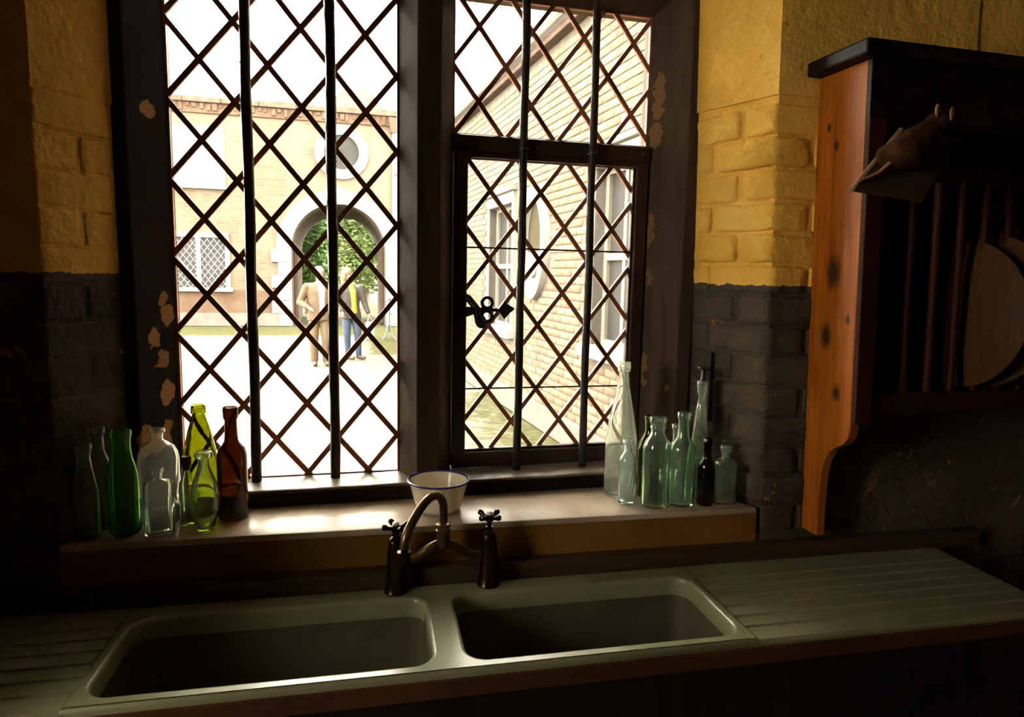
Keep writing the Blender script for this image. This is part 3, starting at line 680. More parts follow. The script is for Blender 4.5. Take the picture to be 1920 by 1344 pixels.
bottle('glass_bottle', .938, -.305, P_(.040, .268, ribs), 'seagreen', 'green bottle with fine ribs around its shoulder and a thick pale lip')
bottle('glass_bottle', .968, -.212, P_(.028, .212, [(1, .02), (1, .62), (.9, .68), (.56, .73), (.44, .77), (.44, .93), (.54, .935), (.54, .985), (.48, 1)]), 'palegreen', 'short pale green bottle whose neck shows behind the ribbed bottle')
rip = [(1, .02), (1, .30)] + [((1 - .60 * (i / 26) ** .75) + (.02 if i % 2 else -.02), .32 + i * .018) for i in range(27)] + [(.36, .82), (.32, .88), (.40, .89), (.44, .92), (.40, .95), (.44, .97), (.40, 1)]
b = bottle('glass_bottle', 1.018, -.258, P_(.0365, .350, rip), 'hazygreen', 'tall ripple-necked green bottle with a dark flat-topped stopper')
obj('stopper', lathe([(0, .335), (.008, .335), (.009, .352), (.0065, .356), (.0065, .383), (.017, .385), (.018, .388), (.016, .391), (0, .392)], 20), 'stopper_dark', b, smooth=.6)
bottle('glass_bottle', 1.006, -.326, P_(.0245, .195, [(1, .02), (1, .52), (.96, .58), (.80, .64), (.50, .69), (.46, .74), (.42, .90), (.50, .905), (.50, .98), (.44, 1)]), 'dkbrown', 'small dark brown bottle at the front of the right group')
bottle('glass_bottle', 1.066, -.328, P_(.0335, .173, [(1, .02), (1, .66), (.97, .71), (.80, .745), (.45, .77), (.40, .80), (.40, .88), (.50, .885), (.50, .98), (.46, 1)]), 'hazygreen', 'flat-sided pale green bottle at the right end of the sill', n=40, shape=rect_shape(1.0, .6, .118, .130), rot=-.15)

# iron keep on the right reveal
ik = obj('iron_keep', fuse(plan([(1.052, -.186), (1.072, -.179), (1.084, -.211), (1.064, -.218)], 1.165, 1.378, .002), .004, 1), 'iron'); tag(ik, 'upright black iron bar fixed on the right reveal above the bottles', 'iron bar')

# ------------------------------------------------------------------ pine plate rack
rack = empty('plate_rack', (0, 0, 0)); tag(rack, 'tall pine plate rack with dark cornice and shaped side on the right wall', 'plate rack')
RY0 = -.383; PX = 1.28
side = [(RY0, .88), (-.448, .88), (-.450, .99), (-.455, 1.06), (-.466, 1.105), (-.485, 1.135), (-.512, 1.155), (-.535, 1.168), (-.552, 1.188), (-.558, 1.215), (-.558, 2.135), (RY0, 2.135)]
sh = Matrix.Shear('XY', 4, (0, 0)) if False else Matrix.Identity(4)
def lean(bm, k=.042):
    for v in bm.verts: v.co.x -= k * (v.co.z - 1.2)
    return bm
obj('side_panel', lean(extr_x(side, PX, PX + .026, .002)), 'pine', rack)
obj('side_panel', lean(extr_x(side, 2.25, 2.276, .002)), 'pine', rack)
obj('cornice', lean(box(PX - .04, 2.32, -.60, RY0, 2.135, 2.172, .006)), 'black_wood', rack)
obj('top_board', lean(box(PX + .026, 2.25, -.552, RY0, 2.075, 2.10, .002)), 'rack_dark', rack)
obj('fascia', lean(box(PX + .0, 2.276, -.572, -.5585, 1.985, 2.135, .002)), 'black_wood', rack)
obj('front_stile', lean(box(PX - .001, PX + .05, -.575, -.5585, 1.23, 2.0, .003)), 'rack_dark', rack)
obj('bottom_rail', lean(box(PX + .026, 2.25, -.556, -.50, 1.25, 1.305, .004)), 'rack_dark', rack)
obj('back_rail', lean(box(PX + .026, 2.25, -.462, -.442, 1.25, 1.305, .004)), 'rack_dark', rack)
obj('middle_rail', lean(box(PX + .026, 2.25, -.53, -.50, 1.86, 1.90, .003)), 'rack_dark', rack)
obj('backboard', lean(box(PX + .026, 2.25, -.440, -.424, 1.25, 2.135)), 'black_wood', rack)
for i in range(11): obj('dowel', lean(tube([(1.385 + i * .080, -.528, 1.30), (1.385 + i * .080, -.528, 1.88)], .0105, 10)), 'rack_dark', rack, smooth=.9)
def plate(x, r, label):
    o = obj('wooden_plate', lathe([(0, -.006), (r * .55, -.006), (r * .62, -.003), (r * .98, .012), (r, .015), (r * .985, .018), (r * .64, .006), (r * .5, .003), (0, .003)], 48, axis='x'), 'treen', None, smooth=.6)
    o.location = (x, -.475, 1.308 + r); return tag(o, label, 'plate', 'plates standing in the rack')
plate(1.585, .083 + .0, 'smallest pale wooden plate standing on edge in the plate rack') if False else None
plate(1.665, .205, 'pale wooden plate on edge in the rack, nearest the pine side panel')
plate(1.745, .215, 'pale wooden plate on edge in the rack, middle one of three')
plate(1.825, .225, 'pale wooden plate on edge in the rack, farthest from the pine side panel')

# slanting plank and the rat
pk = bmesh.new()
P1, P2 = Vector((1.096, -.72, 1.804)), Vector((1.345, -.575, 1.978))
wv = Vector((.165, -.02, -.02)); tn = (P2 - P1).cross(wv).normalized(); tn = tn if tn.z > 0 else -tn
lo = [P1, P2, P2 + wv, P1 + wv]
prism([tuple(p - tn * .012) for p in lo], [tuple(p) for p in lo], .003, pk)
plank = tag(empty('wooden_ramp', (0, 0, 0)), 'slanting wooden plank propped on the front of the plate rack', 'plank')
obj('board', pk, 'plank', plank)
obj('edge_strip', prism([tuple(p - tn * .013 - wv * q) for p, q in ((P1, .07), (P2, .07), (P2, 0), (P1, 0))], [tuple(p + tn * .001 - wv * q) for p, q in ((P1, .07), (P2, .07), (P2, 0), (P1, 0))], .002), 'plank_edge', plank)  # strip added to carry the painted light on the edge
obj('bracket', prism([tuple(P2 - tn * .012 + wv * .2), tuple(P2 - tn * .012 + wv * .8), tuple(Vector((1.36, -.574, 1.87)) + wv * .8), tuple(Vector((1.36, -.574, 1.87)) + wv * .2)],
    [tuple(P1.lerp(P2, .75) - tn * .012 + wv * .2), tuple(P1.lerp(P2, .75) - tn * .012 + wv * .8), tuple(Vector((1.34, -.585, 1.86)) + wv * .8), tuple(Vector((1.34, -.585, 1.86)) + wv * .2)]), 'black_wood', plank)
ux = (P2 - P1).normalized(); ctr = lambda s, w, h: P1 + ux * s + wv.normalized() * w + tn * h
LP = (P2 - P1).length
rat = empty('toy_rat', tuple(ctr(LP * .6, .06, 0))); tag(rat, 'brown rat with a pink ear crouching on the slanting plank', 'rat')
o0 = Vector(rat.location)
L_ = lambda s, w, h: tuple(ctr(s * .88 - .028, w - .018, h) - o0)
rb = ball(L_(.185, .06, .034), (.048, .04, .036)); rb = ball(L_(.235, .065, .040), (.044, .036, .036), rb); rb = capsule(L_(.25, .07, .045), L_(.305, .08, .062), .034, .024, rb)
rb = ball(L_(.318, .085, .068), (.030, .026, .026), rb); rb = capsule(L_(.325, .09, .066), L_(.352, .108, .058), .018, .008, rb)
for w in (.03, .095):
    rb = ball(L_(.185, w, .022), (.03, .016, .024), rb); rb = capsule(L_(.18, w, .008), L_(.215, w, .006), .009, .007, rb)
    rb = capsule(L_(.285, w + .01, .035), L_(.31, w + .012, .008), .012, .007, rb)
obj('body', fuse(rb, .005, 3), 'fur', rat)
obj('tail', tube(smoothpath([L_(.15, .05, .02), L_(.11, .04, .008), L_(.07, .02, .006), L_(.04, .012, .006)], 5), [.006 - .00025 * i for i in range(16)], 8), 'ear', rat, smooth=.9)
for w, s in ((.070, .318), (.108, .314)):
    obj('ear', fuse(ball(L_(s, w - .008, .098), (.013, .0045, .016), rot=Matrix.Rotation(.5, 3, 'Z')), .0018, 2), 'ear', rat)
obj('belly_fur', fuse(ball(L_(.312, .098, .040), (.024, .014, .014), ball(L_(.298, .090, .032), (.020, .014, .014))), .003, 2), 'pale_fur', rat)
for w in (.072, .110): obj('eye', ball(L_(.338, w, .074), .004), 'eye', rat)

# ------------------------------------------------------------------ courtyard ground
gr = bmesh.new()
bmesh.ops.create_grid(gr, x_segments=40, y_segments=60, size=1)
bmesh.ops.scale(gr, verts=gr.verts, vec=(30, 25, 1)); bmesh.ops.translate(gr, verts=gr.verts, vec=(0, 25.13, 0))
for v in gr.verts: v.co.z = -.01 + .012 * mnoise.noise(v.co * .8)
struct(obj('ground', gr, 'ground', smooth=2), 'pale gravel courtyard with mossy edges seen through the window', 'ground')

# ------------------------------------------------------------------ gatehouse at the far side
FY = 18.0
gh = empty('gatehouse', (-.16, FY, 0)); tag(gh, 'pale brick gatehouse with a white stone archway across the courtyard', 'building')
GO = Vector((-.16, FY, 0))
def gobj(name, bm, mat, parent=gh, smooth=None):
    o = obj(name, bm, mat, parent, smooth); 
    if parent is gh: o.matrix_parent_inverse = Matrix.Translation(-GO)
    else: o.matrix_parent_inverse = Matrix.Identity(4)
    return o
AX, AR, AZ = -.155, 1.305, 2.17
PD = 4.4
# front wall with the arch opening: two piers and an arched top
def arch_ring(cx, cz, r0, r1, y0, y1, n=24, bm=None, a0=0, a1=pi):
    b = bm or bmesh.new(); V = []
    for i in range(n + 1):
        a = a0 + (a1 - a0) * i / n
        V.append([b.verts.new((cx + r * cos(a), y, cz + r * sin(a))) for r, y in ((r0, y0), (r1, y0), (r1, y1), (r0, y1))])
    for i in range(n):
        for k in range(4): b.faces.new((V[i][k], V[i][(k + 1) % 4], V[i + 1][(k + 1) % 4], V[i + 1][k]))
    b.faces.new(V[0]); b.faces.new(V[-1]); return b
H = 6.12
fwm = bmesh.new()
def spandrel(y0, y1, bm, x0, x1, ztop, r):
    n = 24; lo = [(AX + r * cos(pi * i / n), AZ + r * sin(pi * i / n)) for i in range(n + 1)]
    A0 = []; 
    for y in (y0, y1):
        A0.append([[bm.verts.new((x, y, z_)) for x, z_ in lo], [bm.verts.new((x, y, ztop)) for x, z_ in lo]])
    for i in range(n):
        for k in (0, 1): bm.faces.new((A0[k][0][i], A0[k][0][i + 1], A0[k][1][i + 1], A0[k][1][i]))
        bm.faces.new((A0[0][0][i], A0[0][0][i + 1], A0[1][0][i + 1], A0[1][0][i]))
        bm.faces.new((A0[0][1][i], A0[0][1][i + 1], A0[1][1][i + 1], A0[1][1][i]))
spandrel(FY, FY + .5, fwm, 0, 0, H, AR)
box(-9, AX - AR, FY, FY + .5, 0, H, bm=fwm); box(AX + AR, 5.5, FY, FY + .5, 0, H, bm=fwm)
gobj('wall', fwm, 'facade')
ps = bmesh.new()   # passage vault
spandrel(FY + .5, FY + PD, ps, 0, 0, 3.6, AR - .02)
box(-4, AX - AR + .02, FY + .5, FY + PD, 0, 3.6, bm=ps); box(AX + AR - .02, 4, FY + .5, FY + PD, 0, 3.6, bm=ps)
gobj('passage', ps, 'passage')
b2 = bmesh.new(); box(-9, 5.5, FY + PD, FY + PD + .3, 3.4, H, bm=b2)
gobj('rear_wall', b2, 'facade')
gobj('gate_leaf', box(AX - AR + .03, AX - AR + .13, FY + .55, FY + 1.75, .05, 2.3, .01), 'gate')
gobj('gate_leaf', box(AX + AR - .13, AX + AR - .03, FY + .55, FY + 1.75, .05, 2.3, .01), 'gate')
ar = gobj('arch_surround', arch_ring(AX, AZ, AR, AR + .40, FY - .10, FY + .1, 28), 'stone')
zs = 0.0; i = 0
while zs < AZ - .01:
    h = min(.36, AZ - zs); wq = .54 if i % 2 else .36
    gobj('quoin_stone', box(AX - AR - wq, AX - AR, FY - .10, FY + .1, zs + .004, zs + h - .004, .012), 'stone')
    gobj('quoin_stone', box(AX + AR, AX + AR + min(wq, .40), FY - .10, FY + .1, zs + .004, zs + h - .004, .012), 'stone')
    zs += h; i += 1
gobj('keystone', prism([(AX - .13, FY - .14, AZ + AR - .02), (AX + .13, FY - .14, AZ + AR - .02), (AX + .18, FY - .14, AZ + AR + .42), (AX - .18, FY - .14, AZ + AR + .42)], [(AX - .13, FY, AZ + AR - .02), (AX + .13, FY, AZ + AR - .02), (AX + .18, FY, AZ + AR + .42), (AX - .18, FY, AZ + AR + .42)], .01), 'stone')
RWX, RWZ = -.05, 4.90
rw = gobj('round_window', arch_ring(RWX, RWZ, .475, .74, FY - .10, FY + .08, 40, None, 0, 2 * pi), 'stone')
p_ = obj('pane', lathe([(0, 0), (.48, 0), (.48, .02), (0, .02)], 36, axis='y', centre=(RWX, FY - .03, RWZ)), 'dark_glass', rw)
gobj('plinth', box(-9, AX - AR - .36, FY - .09, FY + .02, 0, .36, .01), 'stone_grey')
gobj('brick_band', box(-9, AX - AR - .54, FY - .012, FY + .02, .36, 1.0), 'bright_brick')
gobj('eaves_band', box(-9, 1.55, FY - .06, FY + .02, H - .42, H - .16, .01), 'bright_brick')
for i in range(38):
    dx = random.uniform(-.03, .03); gobj('dentil', box(-4.7 + i * .165 + dx, -4.61 + i * .165 + dx + random.uniform(-.02, .04), FY - random.uniform(.08, .12), FY - .055, H - random.uniform(.26, .40), H - random.uniform(.15, .2), .006), 'bright_brick')
for i in range(9): gobj('coping_stone', box(-7.0 + i * .96, -6.05 + i * .96, FY - .16, FY + .6, H - .16, H - .02 + .03 * random.random(), .02), 'tile')
# small hipped roof behind the parapet
rf = bmesh.new()
cs = [(-.9, FY + .8, H - .1), (1.6, FY + .8, H - .1), (1.6, FY + 2.4, H - .1), (-.9, FY + 2.4, H - .1)]
vv = [rf.verts.new(p) for p in cs]; tp = [rf.verts.new((.1, FY + 1.6, H + .95)), rf.verts.new((.7, FY + 1.6, H + .95))]
for f in ((0, 1, 5, 4) , (2, 3, 4, 5)): rf.faces.new([(vv + tp)[q if q < 4 else q] for q in f])
rf.faces.new((vv[1], vv[2], tp[1])); rf.faces.new((vv[3], vv[0], tp[0])); rf.faces.new(vv)
gobj('turret_roof', rf, 'tile')
# white blind panel and leaded window
gobj('blind_panel', box(-4.75, -3.13, FY - .05, FY + .02, 3.80, 5.36, .02), 'white_render')
gobj('panel_sill', box(-4.85, -3.05, FY - .11, FY + .02, 3.72, 3.80, .012), 'stone')
gw = empty('leaded_window'); gw.parent = gh; gw.matrix_parent_inverse = Matrix.Translation(-GO)
for nm, bx in (('surround', (-3.20, -3.08, FY - .08, FY + .05, .98, 2.55)), ('surround', (-4.9, -3.08, FY - .081, FY + .05, 2.42, 2.56)), ('sill', (-4.9, -3.02, FY - .13, FY + .05, .95, 1.06)),
               ('mullion', (-3.94, -3.82, FY - .07, FY + .05, 1.05, 2.43)), ('surround', (-4.9, -4.78, FY - .08, FY + .05, .98, 2.5))):
    obj(nm, box(*bx, .012), 'stone', gw)
for x0, x1 in ((-4.78, -3.94), (-3.82, -3.20)):
    pn = obj('pane', box(x0, x1, FY - .02, FY + .0, 1.06, 2.42), 'dark_glass', gw)
    lat = bmesh.new(); a_, b_ = .085, .11; ks = 26
    for sg in (1, -1):
        for q in range(-20, 40):
            kz = 1.06 + q * 2 * b_ * .5 * 1.0 - (0 if sg > 0 else 0); s = b_ / a_
            if q % 2: continue
            pts = clip([(x0 - 1, kz + sg * s * -1 - .012), (x1 + 1, kz + sg * s * (x1 - x0 + 1) - .012), (x1 + 1, kz + sg * s * (x1 - x0 + 1) + .012), (x0 - 1, kz + sg * s * -1 + .012)], x0, x1, 1.06, 2.42)
            if len(pts) > 2 and area(pts) > 1e-4: extr_y(pts, FY - .03 + .002 * sg, FY - .018, 0, lat)
    tag(obj('lead_lattice', lat, 'white_lead', pn), None, kind='stuff')
dp = gobj('drainpipe', tube([(1.42, FY - .12, .1), (1.42, FY - .12, H - .55)], .075, 12), 'pipe', smooth=.9)
obj('hopper', prism([(1.32, FY - .22, H - .62), (1.52, FY - .22, H - .62), (1.52, FY - .01, H - .62), (1.32, FY - .01, H - .62)], [(1.24, FY - .30, H - .22), (1.60, FY - .30, H - .22), (1.60, FY - .01, H - .22), (1.24, FY - .01, H - .22)], .01), 'passage', dp)

# ------------------------------------------------------------------ brick range on the right
wa, wbk = 2.28, .064
RB = empty('brick_range', (wa - wbk * 7, 7, 0)); tag(RB, 'pale brick range with sash windows and oval plaque along the right of the courtyard', 'building')
# local frame: u along the wall (away from the camera), n out of the wall towards the yard
uD = Vector((-wbk, 1, 0)).normalized(); nD = Vector((-1, -wbk, 0)).normalized(); RO = Vector((wa, 0, 0))
def wp(u, n_, z_): return RO + uD * u + nD * n_ + Vector((0, 0, z_))
RBI = Matrix.Translation(-Vector(RB.location))
def rbox(u0, u1, n0, n1, z0, z1, bev=0.0, bm=None):
    b = box(u0, u1, n0, n1, z0, z1, bev)
    for v in b.verts: v.co = wp(v.co.x, v.co.y, v.co.z)
    return merge(bm, b)
def robj(name, bm, mat, parent=RB, smooth=None):
    o = obj(name, bm, mat, parent, smooth)
    if parent is RB: o.matrix_parent_inverse = RBI
    return o
U0, U1, RH = .5, 14.8, 3.82
WIN = [(2.66, 3.42, 1.0, 2.50), (5.72, 6.72, .93, 2.44)]       # u0,u1,z0,z1
core = bmesh.new()
us = [U0, WIN[0][0], WIN[0][1], WIN[1][0], WIN[1][1], U1]
for i in range(5):
    if i in (1, 3):
        w_ = WIN[i // 2]; rbox(us[i], us[i + 1], -.35, 0, 0, w_[2], bm=core); rbox(us[i], us[i + 1], -.35, 0, w_[3], RH, bm=core)
    else: rbox(us[i], us[i + 1], -.35, 0, 0, RH, bm=core)
robj('wall_core', core, 'mortar')
robj('plinth', rbox(U0, U1, -.1, .05, 0, .26, .012), 'stone_grey')
robj('eaves', rbox(U0, U1, -.4, .10, RH - .02, RH + .05, .01), 'tile')
rr = bmesh.new(); q = [(U0, .16, RH + .05), (U1, .16, RH + .05), (U1, -2.0, RH + 1.3), (U0, -2.0, RH + 1.3)]
prism([tuple(wp(*p)) for p in q], [tuple(wp(p[0], p[1], p[2] + .05)) for p in q], 0, rr); robj('roof', rr, 'tile')
# bricks: the 300 that show largest each an object, the rest one field
bl, bh, bj = .222, .074, .010
variants = []
for i in range(4):
    for j in range(2):
        b = box(0, bl - bj, -.03, .009, 0, bh - bj, .005, seg=1); wobble(b, .0025, 22, i * 3.3 + j)
        for v in b.verts: v.co = uD * v.co.x + nD * v.co.y + Vector((0, 0, v.co.z))
        me = to_mesh(b, 'brick', .9); me.materials.append(M['obrick%d' % i]); variants.append(me)
field = [bmesh.new() for _ in range(4)]; cand = []
OVU, OVZ = 4.85, 1.94
rw_ = 0; zc = .26
while zc < RH - bh - .02:
    u = 1.9 - (bl / 2 if rw_ % 2 else 0)
    while u < 9.6:
        hit = any(u + bl > a_ - .07 and u < b_ + .07 and zc + bh > c_ - .09 and zc < d_ + .12 for a_, b_, c_, d_ in WIN)
        hit = hit or ((u + bl / 2 - OVU) / .42) ** 2 + ((zc + bh / 2 - OVZ) / .62) ** 2 < 1
        if not hit: cand.append((u, zc))
        u += bl
    zc += bh; rw_ += 1
def seen_size(c):
    p = wp(c[0], 0, c[1]) - Vector((0, -2, 1.6)); s = p.x / (p.y)
    inside = .175 <= s <= .45 and abs(p.z / p.y + .0) < .50
    return (0 if inside else 1, p.length)
cand.sort(key=seen_size)
for i, (u, zc) in enumerate(cand):
    if i < 300:
        o = obj('brick', random.choice(variants), None, RB); o.matrix_parent_inverse = RBI; o.location = wp(u, 0, zc)
    else:
        rbox(u, u + bl - bj, -.03, .009 + random.uniform(-.002, .002), zc, zc + bh - bj, 0, field[random.randrange(4)])
ff = bpy.data.meshes.new('bricks'); allf = bmesh.new()
for i, f in enumerate(field):
    me = bpy.data.meshes.new('t'); f.to_mesh(me); f.free(); k0 = len(allf.faces); allf.from_mesh(me); bpy.data.meshes.remove(me); allf.faces.ensure_lookup_table()
    for fc in allf.faces[k0:]: fc.material_index = i
allf.to_mesh(ff); allf.free()
for i in range(4): ff.materials.append(M['obrick%d' % i])
fo = obj('brick_courses', ff, None, RB); fo.matrix_parent_inverse = RBI; fo['kind'] = 'stuff'
for wi, (u0, u1, z0, z1) in enumerate(WIN):
    w_ = empty('sash_window'); w_.parent = RB; w_.matrix_parent_inverse = RBI
    for nm, a in (('surround', (u0 - .07, u0, -.2, .02, z0, z1)), ('surround', (u1, u1 + .07, -.2, .02, z0, z1)), ('lintel', (u0 - .07, u1 + .07, -.2, .025, z1 - .012, z1 + .12)), ('sill', (u0 - .12, u1 + .12, -.2, .09, z0 - .09, z0 + .012)), ('hood_mould', (u0 - .14, u1 + .14, 0, .07, z1 + .12, z1 + .17))):
        obj(nm, rbox(*a, .008), 'stone' if nm != 'hood_mould' else 'timber_frame', w_)
    for a in ((u0, u0 + .06), (u1 - .06, u1), ((u0 + u1) / 2 - .025, (u0 + u1) / 2 + .025)): obj('sash_bar', rbox(a[0], a[1], -.16, -.09, z0, z1, .004), 'timber_frame', w_)
    for zz in (z0, z1 - .06, (z0 + z1) / 2 - .02): obj('sash_bar', rbox(u0, u1, -.158, -.092, zz, zz + .06, .004), 'timber_frame', w_)
    pn = obj('pane', rbox(u0, u1, -.135, -.125, z0, z1), 'dark_glass', w_)
    obj('curtain', rbox(u0 + .05, u0 + .28, -.20, -.17, z0, z1), 'curtain', w_)
def oval_ring(r0, r1, n0, n1, sc, cz, bm=None, n=40):
    b = bm or bmesh.new(); V = []
    for i in range(n):
        a = 2 * pi * i / n
        V.append([b.verts.new(wp(OVU + r * .62 * cos(a), q, cz + r * sc * sin(a))) for r, q in ((r0, n0), (r0, n1), (r1, n1), (r1, n0))])
    for i in range(n):
        for k in range(4): b.faces.new((V[i][k], V[i][(k + 1) % 4], V[(i + 1) % n][(k + 1) % 4], V[(i + 1) % n][k]))
    return b
ov = robj('oval_plaque', oval_ring(.44, .60, -.02, .07, 1.0, OVZ), 'stone', smooth=.7)
bpn = bmesh.new(); vs = [bpn.verts.new(wp(OVU + .46 * .62 * cos(2 * pi * i / 32), .012, OVZ + .47 * sin(2 * pi * i / 32))) for i in range(32)]; bpn.faces.new(vs)
e = bmesh.ops.extrude_face_region(bpn, geom=bpn.faces[:]); bmesh.ops.translate(bpn, verts=[v for v in e['geom'] if isinstance(v, bmesh.types.BMVert)], vec=-nD * .02)
obj('recess', bpn, 'oval_pane', ov)
sw = bmesh.new()
for sgn in (1, -1):
    tube([wp(OVU + sgn * .20, .035, OVZ - .22), wp(OVU + sgn * .10, .045, OVZ - .30), wp(OVU, .05, OVZ - .36)], [.03, .035, .02], 8, sw)
obj('carved_swag', sw, 'stone', ov, smooth=.8)
obj('carved_apron', prism([tuple(wp(OVU + x, .012, OVZ + z_)) for x, z_ in ((-.27, -.10), (.27, -.10), (.22, -.32), (.12, -.43), (-.12, -.43), (-.22, -.32))], [tuple(wp(OVU + x, .03, OVZ + z_)) for x, z_ in ((-.27, -.10), (.27, -.10), (.22, -.32), (.12, -.43), (-.12, -.43), (-.22, -.32))], .004), 'stone', ov)

# ------------------------------------------------------------------ trees beyond the archway
def tree(x, y, h, rad, leaf, label, seed, n=7000):
    rnd = random.Random(seed); t = empty('garden_tree', (x, y, 0)); tag(t, label, 'tree', 'trees beyond the archway')
    obj('trunk', tube(smoothpath([(0, 0, -.02), (.05, .02, h * .25), (-.04, .05, h * .5), (.03, 0, h * .78)], 4), [.16 - .009 * i for i in range(13)], 10), 'bark', t, smooth=.9)
    vs, fs = [], []
    for i in range(n):
        while True:
            p = Vector((rnd.uniform(-1, 1), rnd.uniform(-1, 1), rnd.uniform(-1, 1)))
            if .35 < p.length < 1: break
        c = Vector((p.x * rad, p.y * rad, h * .58 + p.z * h * .45)); c += Vector(mnoise.noise_vector(c * .9)) * rad * .35
        a = Vector((rnd.gauss(0, 1), rnd.gauss(0, 1), rnd.gauss(0, .6))).normalized(); b_ = a.orthogonal().normalized(); s = rnd.uniform(.07, .15); k = len(vs)
        vs += [c - a * s, c + b_ * s * .45, c + a * s, c - b_ * s * .45]; fs.append((k, k + 1, k + 2, k + 3))
    me = bpy.data.meshes.new('crown'); me.from_pydata([tuple(v) for v in vs], [], fs)
    cr = obj('crown', me, leaf, t); cr['kind'] = 'stuff'
tree(-1.35, 23.9, 4.4, .95, 'leaf0', 'dark green tree seen through the left half of the archway', 1)
tree(.85, 27.6, 5.0, 1.5, 'leaf1', 'lighter green tree seen through the right half of the archway', 2)
tree(-.3, 34.5, 7.5, 3.4, 'leaf2', 'tall dark evergreen filling the distance behind the archway', 3, 22000)

# ------------------------------------------------------------------ people
def fingers(bm, wrist, d, side, curl=.35, sc=1.0):
    d = Vector(d).normalized(); side = Vector(side).normalized(); nrm = d.cross(side)
    w = Vector(wrist); bm = capsule(w, w + d * .055 * sc, .026 * sc, .034 * sc, bm, 8)
    for i, ln in enumerate((.062, .072, .068, .052)):
        b0 = w + d * .075 * sc + side * (i - 1.5) * .019 * sc; m_ = b0 + d * ln * .5 * sc; e_ = m_ + (d * (1 - curl) + nrm * curl).normalized() * ln * .5 * sc
        bm = capsule(b0, m_, .0105 * sc, .0098 * sc, bm, 6); bm = capsule(m_, e_, .0098 * sc, .0085 * sc, bm, 6)
    t0 = w + d * .02 * sc - side * .03 * sc; return capsule(t0, t0 + (d * .6 - side).normalized() * .055 * sc, .012 * sc, .010 * sc, bm, 6)
def head(bm, c, face, s=1.0):
    c = Vector(c); f = Vector(face).normalized(); r_ = f.cross(Vector((0, 0, 1))).normalized()
    bm = ball(c + Vector((0, 0, .025)) * s - f * .012, (.078 * s, .088 * s, .095 * s), bm, 18, 14, Matrix.Rotation(math.atan2(f.y, f.x) - pi / 2, 3, 'Z'))
    bm = ball(c + f * .022 * s - Vector((0, 0, .045)) * s, (.058 * s, .066 * s, .068 * s), bm, 16, 12, Matrix.Rotation(math.atan2(f.y, f.x) - pi / 2, 3, 'Z'))
    bm = capsule(c + f * .082 * s + Vector((0, 0, .015)) * s, c + f * .102 * s - Vector((0, 0, .022)) * s, .010 * s, .014 * s, bm, 8)
    bm = capsule(c + f * .078 * s - r_ * .016 - Vector((0, 0, .058)) * s, c + f * .078 * s + r_ * .016 - Vector((0, 0, .058)) * s, .010, .010, bm, 6)
    for q in (1, -1): bm = ball(c + r_ * q * .080 * s - f * .01 - Vector((0, 0, .005)), (.012, .020, .030), bm, 10, 8)
    return bm
def face_bits(parent, c, f, s=1.0):
    c = Vector(c); f = Vector(f).normalized(); r_ = f.cross(Vector((0, 0, 1))).normalized()
    for q in (1, -1): obj('eye', ball(c + f * .076 * s + r_ * q * .031 * s + Vector((0, 0, .018)), (.010, .010, .006)), 'eye', parent)
    obj('mouth', ball(c + f * .086 * s - Vector((0, 0, .058)), (.02, .008, .006), rot=Matrix.Rotation(math.atan2(f.y, f.x) - pi / 2, 3, 'Z')), 'lip', parent)

def loft(rings, bm=None, n=20):
    b = bmesh.new(); R = []
    for cx, cy, z_, rx, ry in rings: R.append([b.verts.new((cx + rx * cos(2 * pi * j / n), cy + ry * sin(2 * pi * j / n), z_)) for j in range(n)])
    for i in range(len(R) - 1):
        for j in range(n): b.faces.new((R[i][j], R[i][(j + 1) % n], R[i + 1][(j + 1) % n], R[i + 1][j]))
    b.faces.new(R[0]); b.faces.new(R[-1]); return merge(bm, b)
# man in tan
man = empty('person', (-.42, 9.64, .0)); tag(man, 'person in tan jacket, white shirt and sand trousers standing in the courtyard', 'person')
HC = (.02, -.02, 1.535); FF = (.35, -1, -.05)
b = head(None, HC, FF); b = capsule((.0, .0, 1.33), (.01, -.005, 1.46), .062, .056, b)
b = ball((0, 0, 1.18), (.17, .105, .24), b); b = ball((0, 0, .93), (.15, .10, .14), b); b = capsule((-.15, 0, 1.33), (.15, 0, 1.33), .06, .06, b)
armsM = [((-.20, .0, 1.315), (-.315, .03, 1.06), (-.17, -.16, .985)), ((.20, .0, 1.315), (.265, .03, 1.05), (.205, -.10, .83))]
for s_, e_, h_ in armsM:
    b = capsule(s_, e_, .05, .042, b); b = capsule(e_, h_, .042, .03, b); dv = Vector(h_) - Vector(e_); b = fingers(b, h_, dv, (dv.cross(Vector((0, 0, 1)))), .4)
legsM = [((-.085, 0, .86), (-.10, -.03, .47), (-.095, .02, .08)), ((.085, 0, .86), (.105, -.02, .47), (.10, .03, .08))]
for a_, k_, f_ in legsM:
    b = capsule(a_, k_, .08, .058, b); b = capsule(k_, f_, .056, .038, b)
    b = capsule((f_[0], f_[1], .045), (f_[0] + .02, f_[1] - .14, .035), .042, .032, b)
mb = obj('body', fuse(b, .009, 2), 'skin', man)
face_bits(man, HC, FF)
b = ball((HC[0] - .02, HC[1] + .035, HC[2] + .055), (.088, .085, .082)); b = ball((HC[0] - .015, HC[1] + .055, HC[2] + .005), (.082, .06, .075), b)
obj('hair', fuse(b, .008, 3), 'grey_hair', man)
b = loft([(0, .005, .765, .205, .145), (0, .005, .84, .20, .145), (0, .005, .98, .178, .13), (0, .005, 1.10, .182, .13), (0, .005, 1.24, .198, .128), (0, .005, 1.32, .20, .105), (0, .005, 1.375, .12, .08), (0, .005, 1.405, .07, .065)])
for s_, e_, h_ in armsM: b = capsule(s_, e_, .072, .06, b); b = capsule(e_, Vector(e_).lerp(Vector(h_), .85), .06, .048, b)
obj('jacket', fuse(b, .011, 4), 'tan', man)
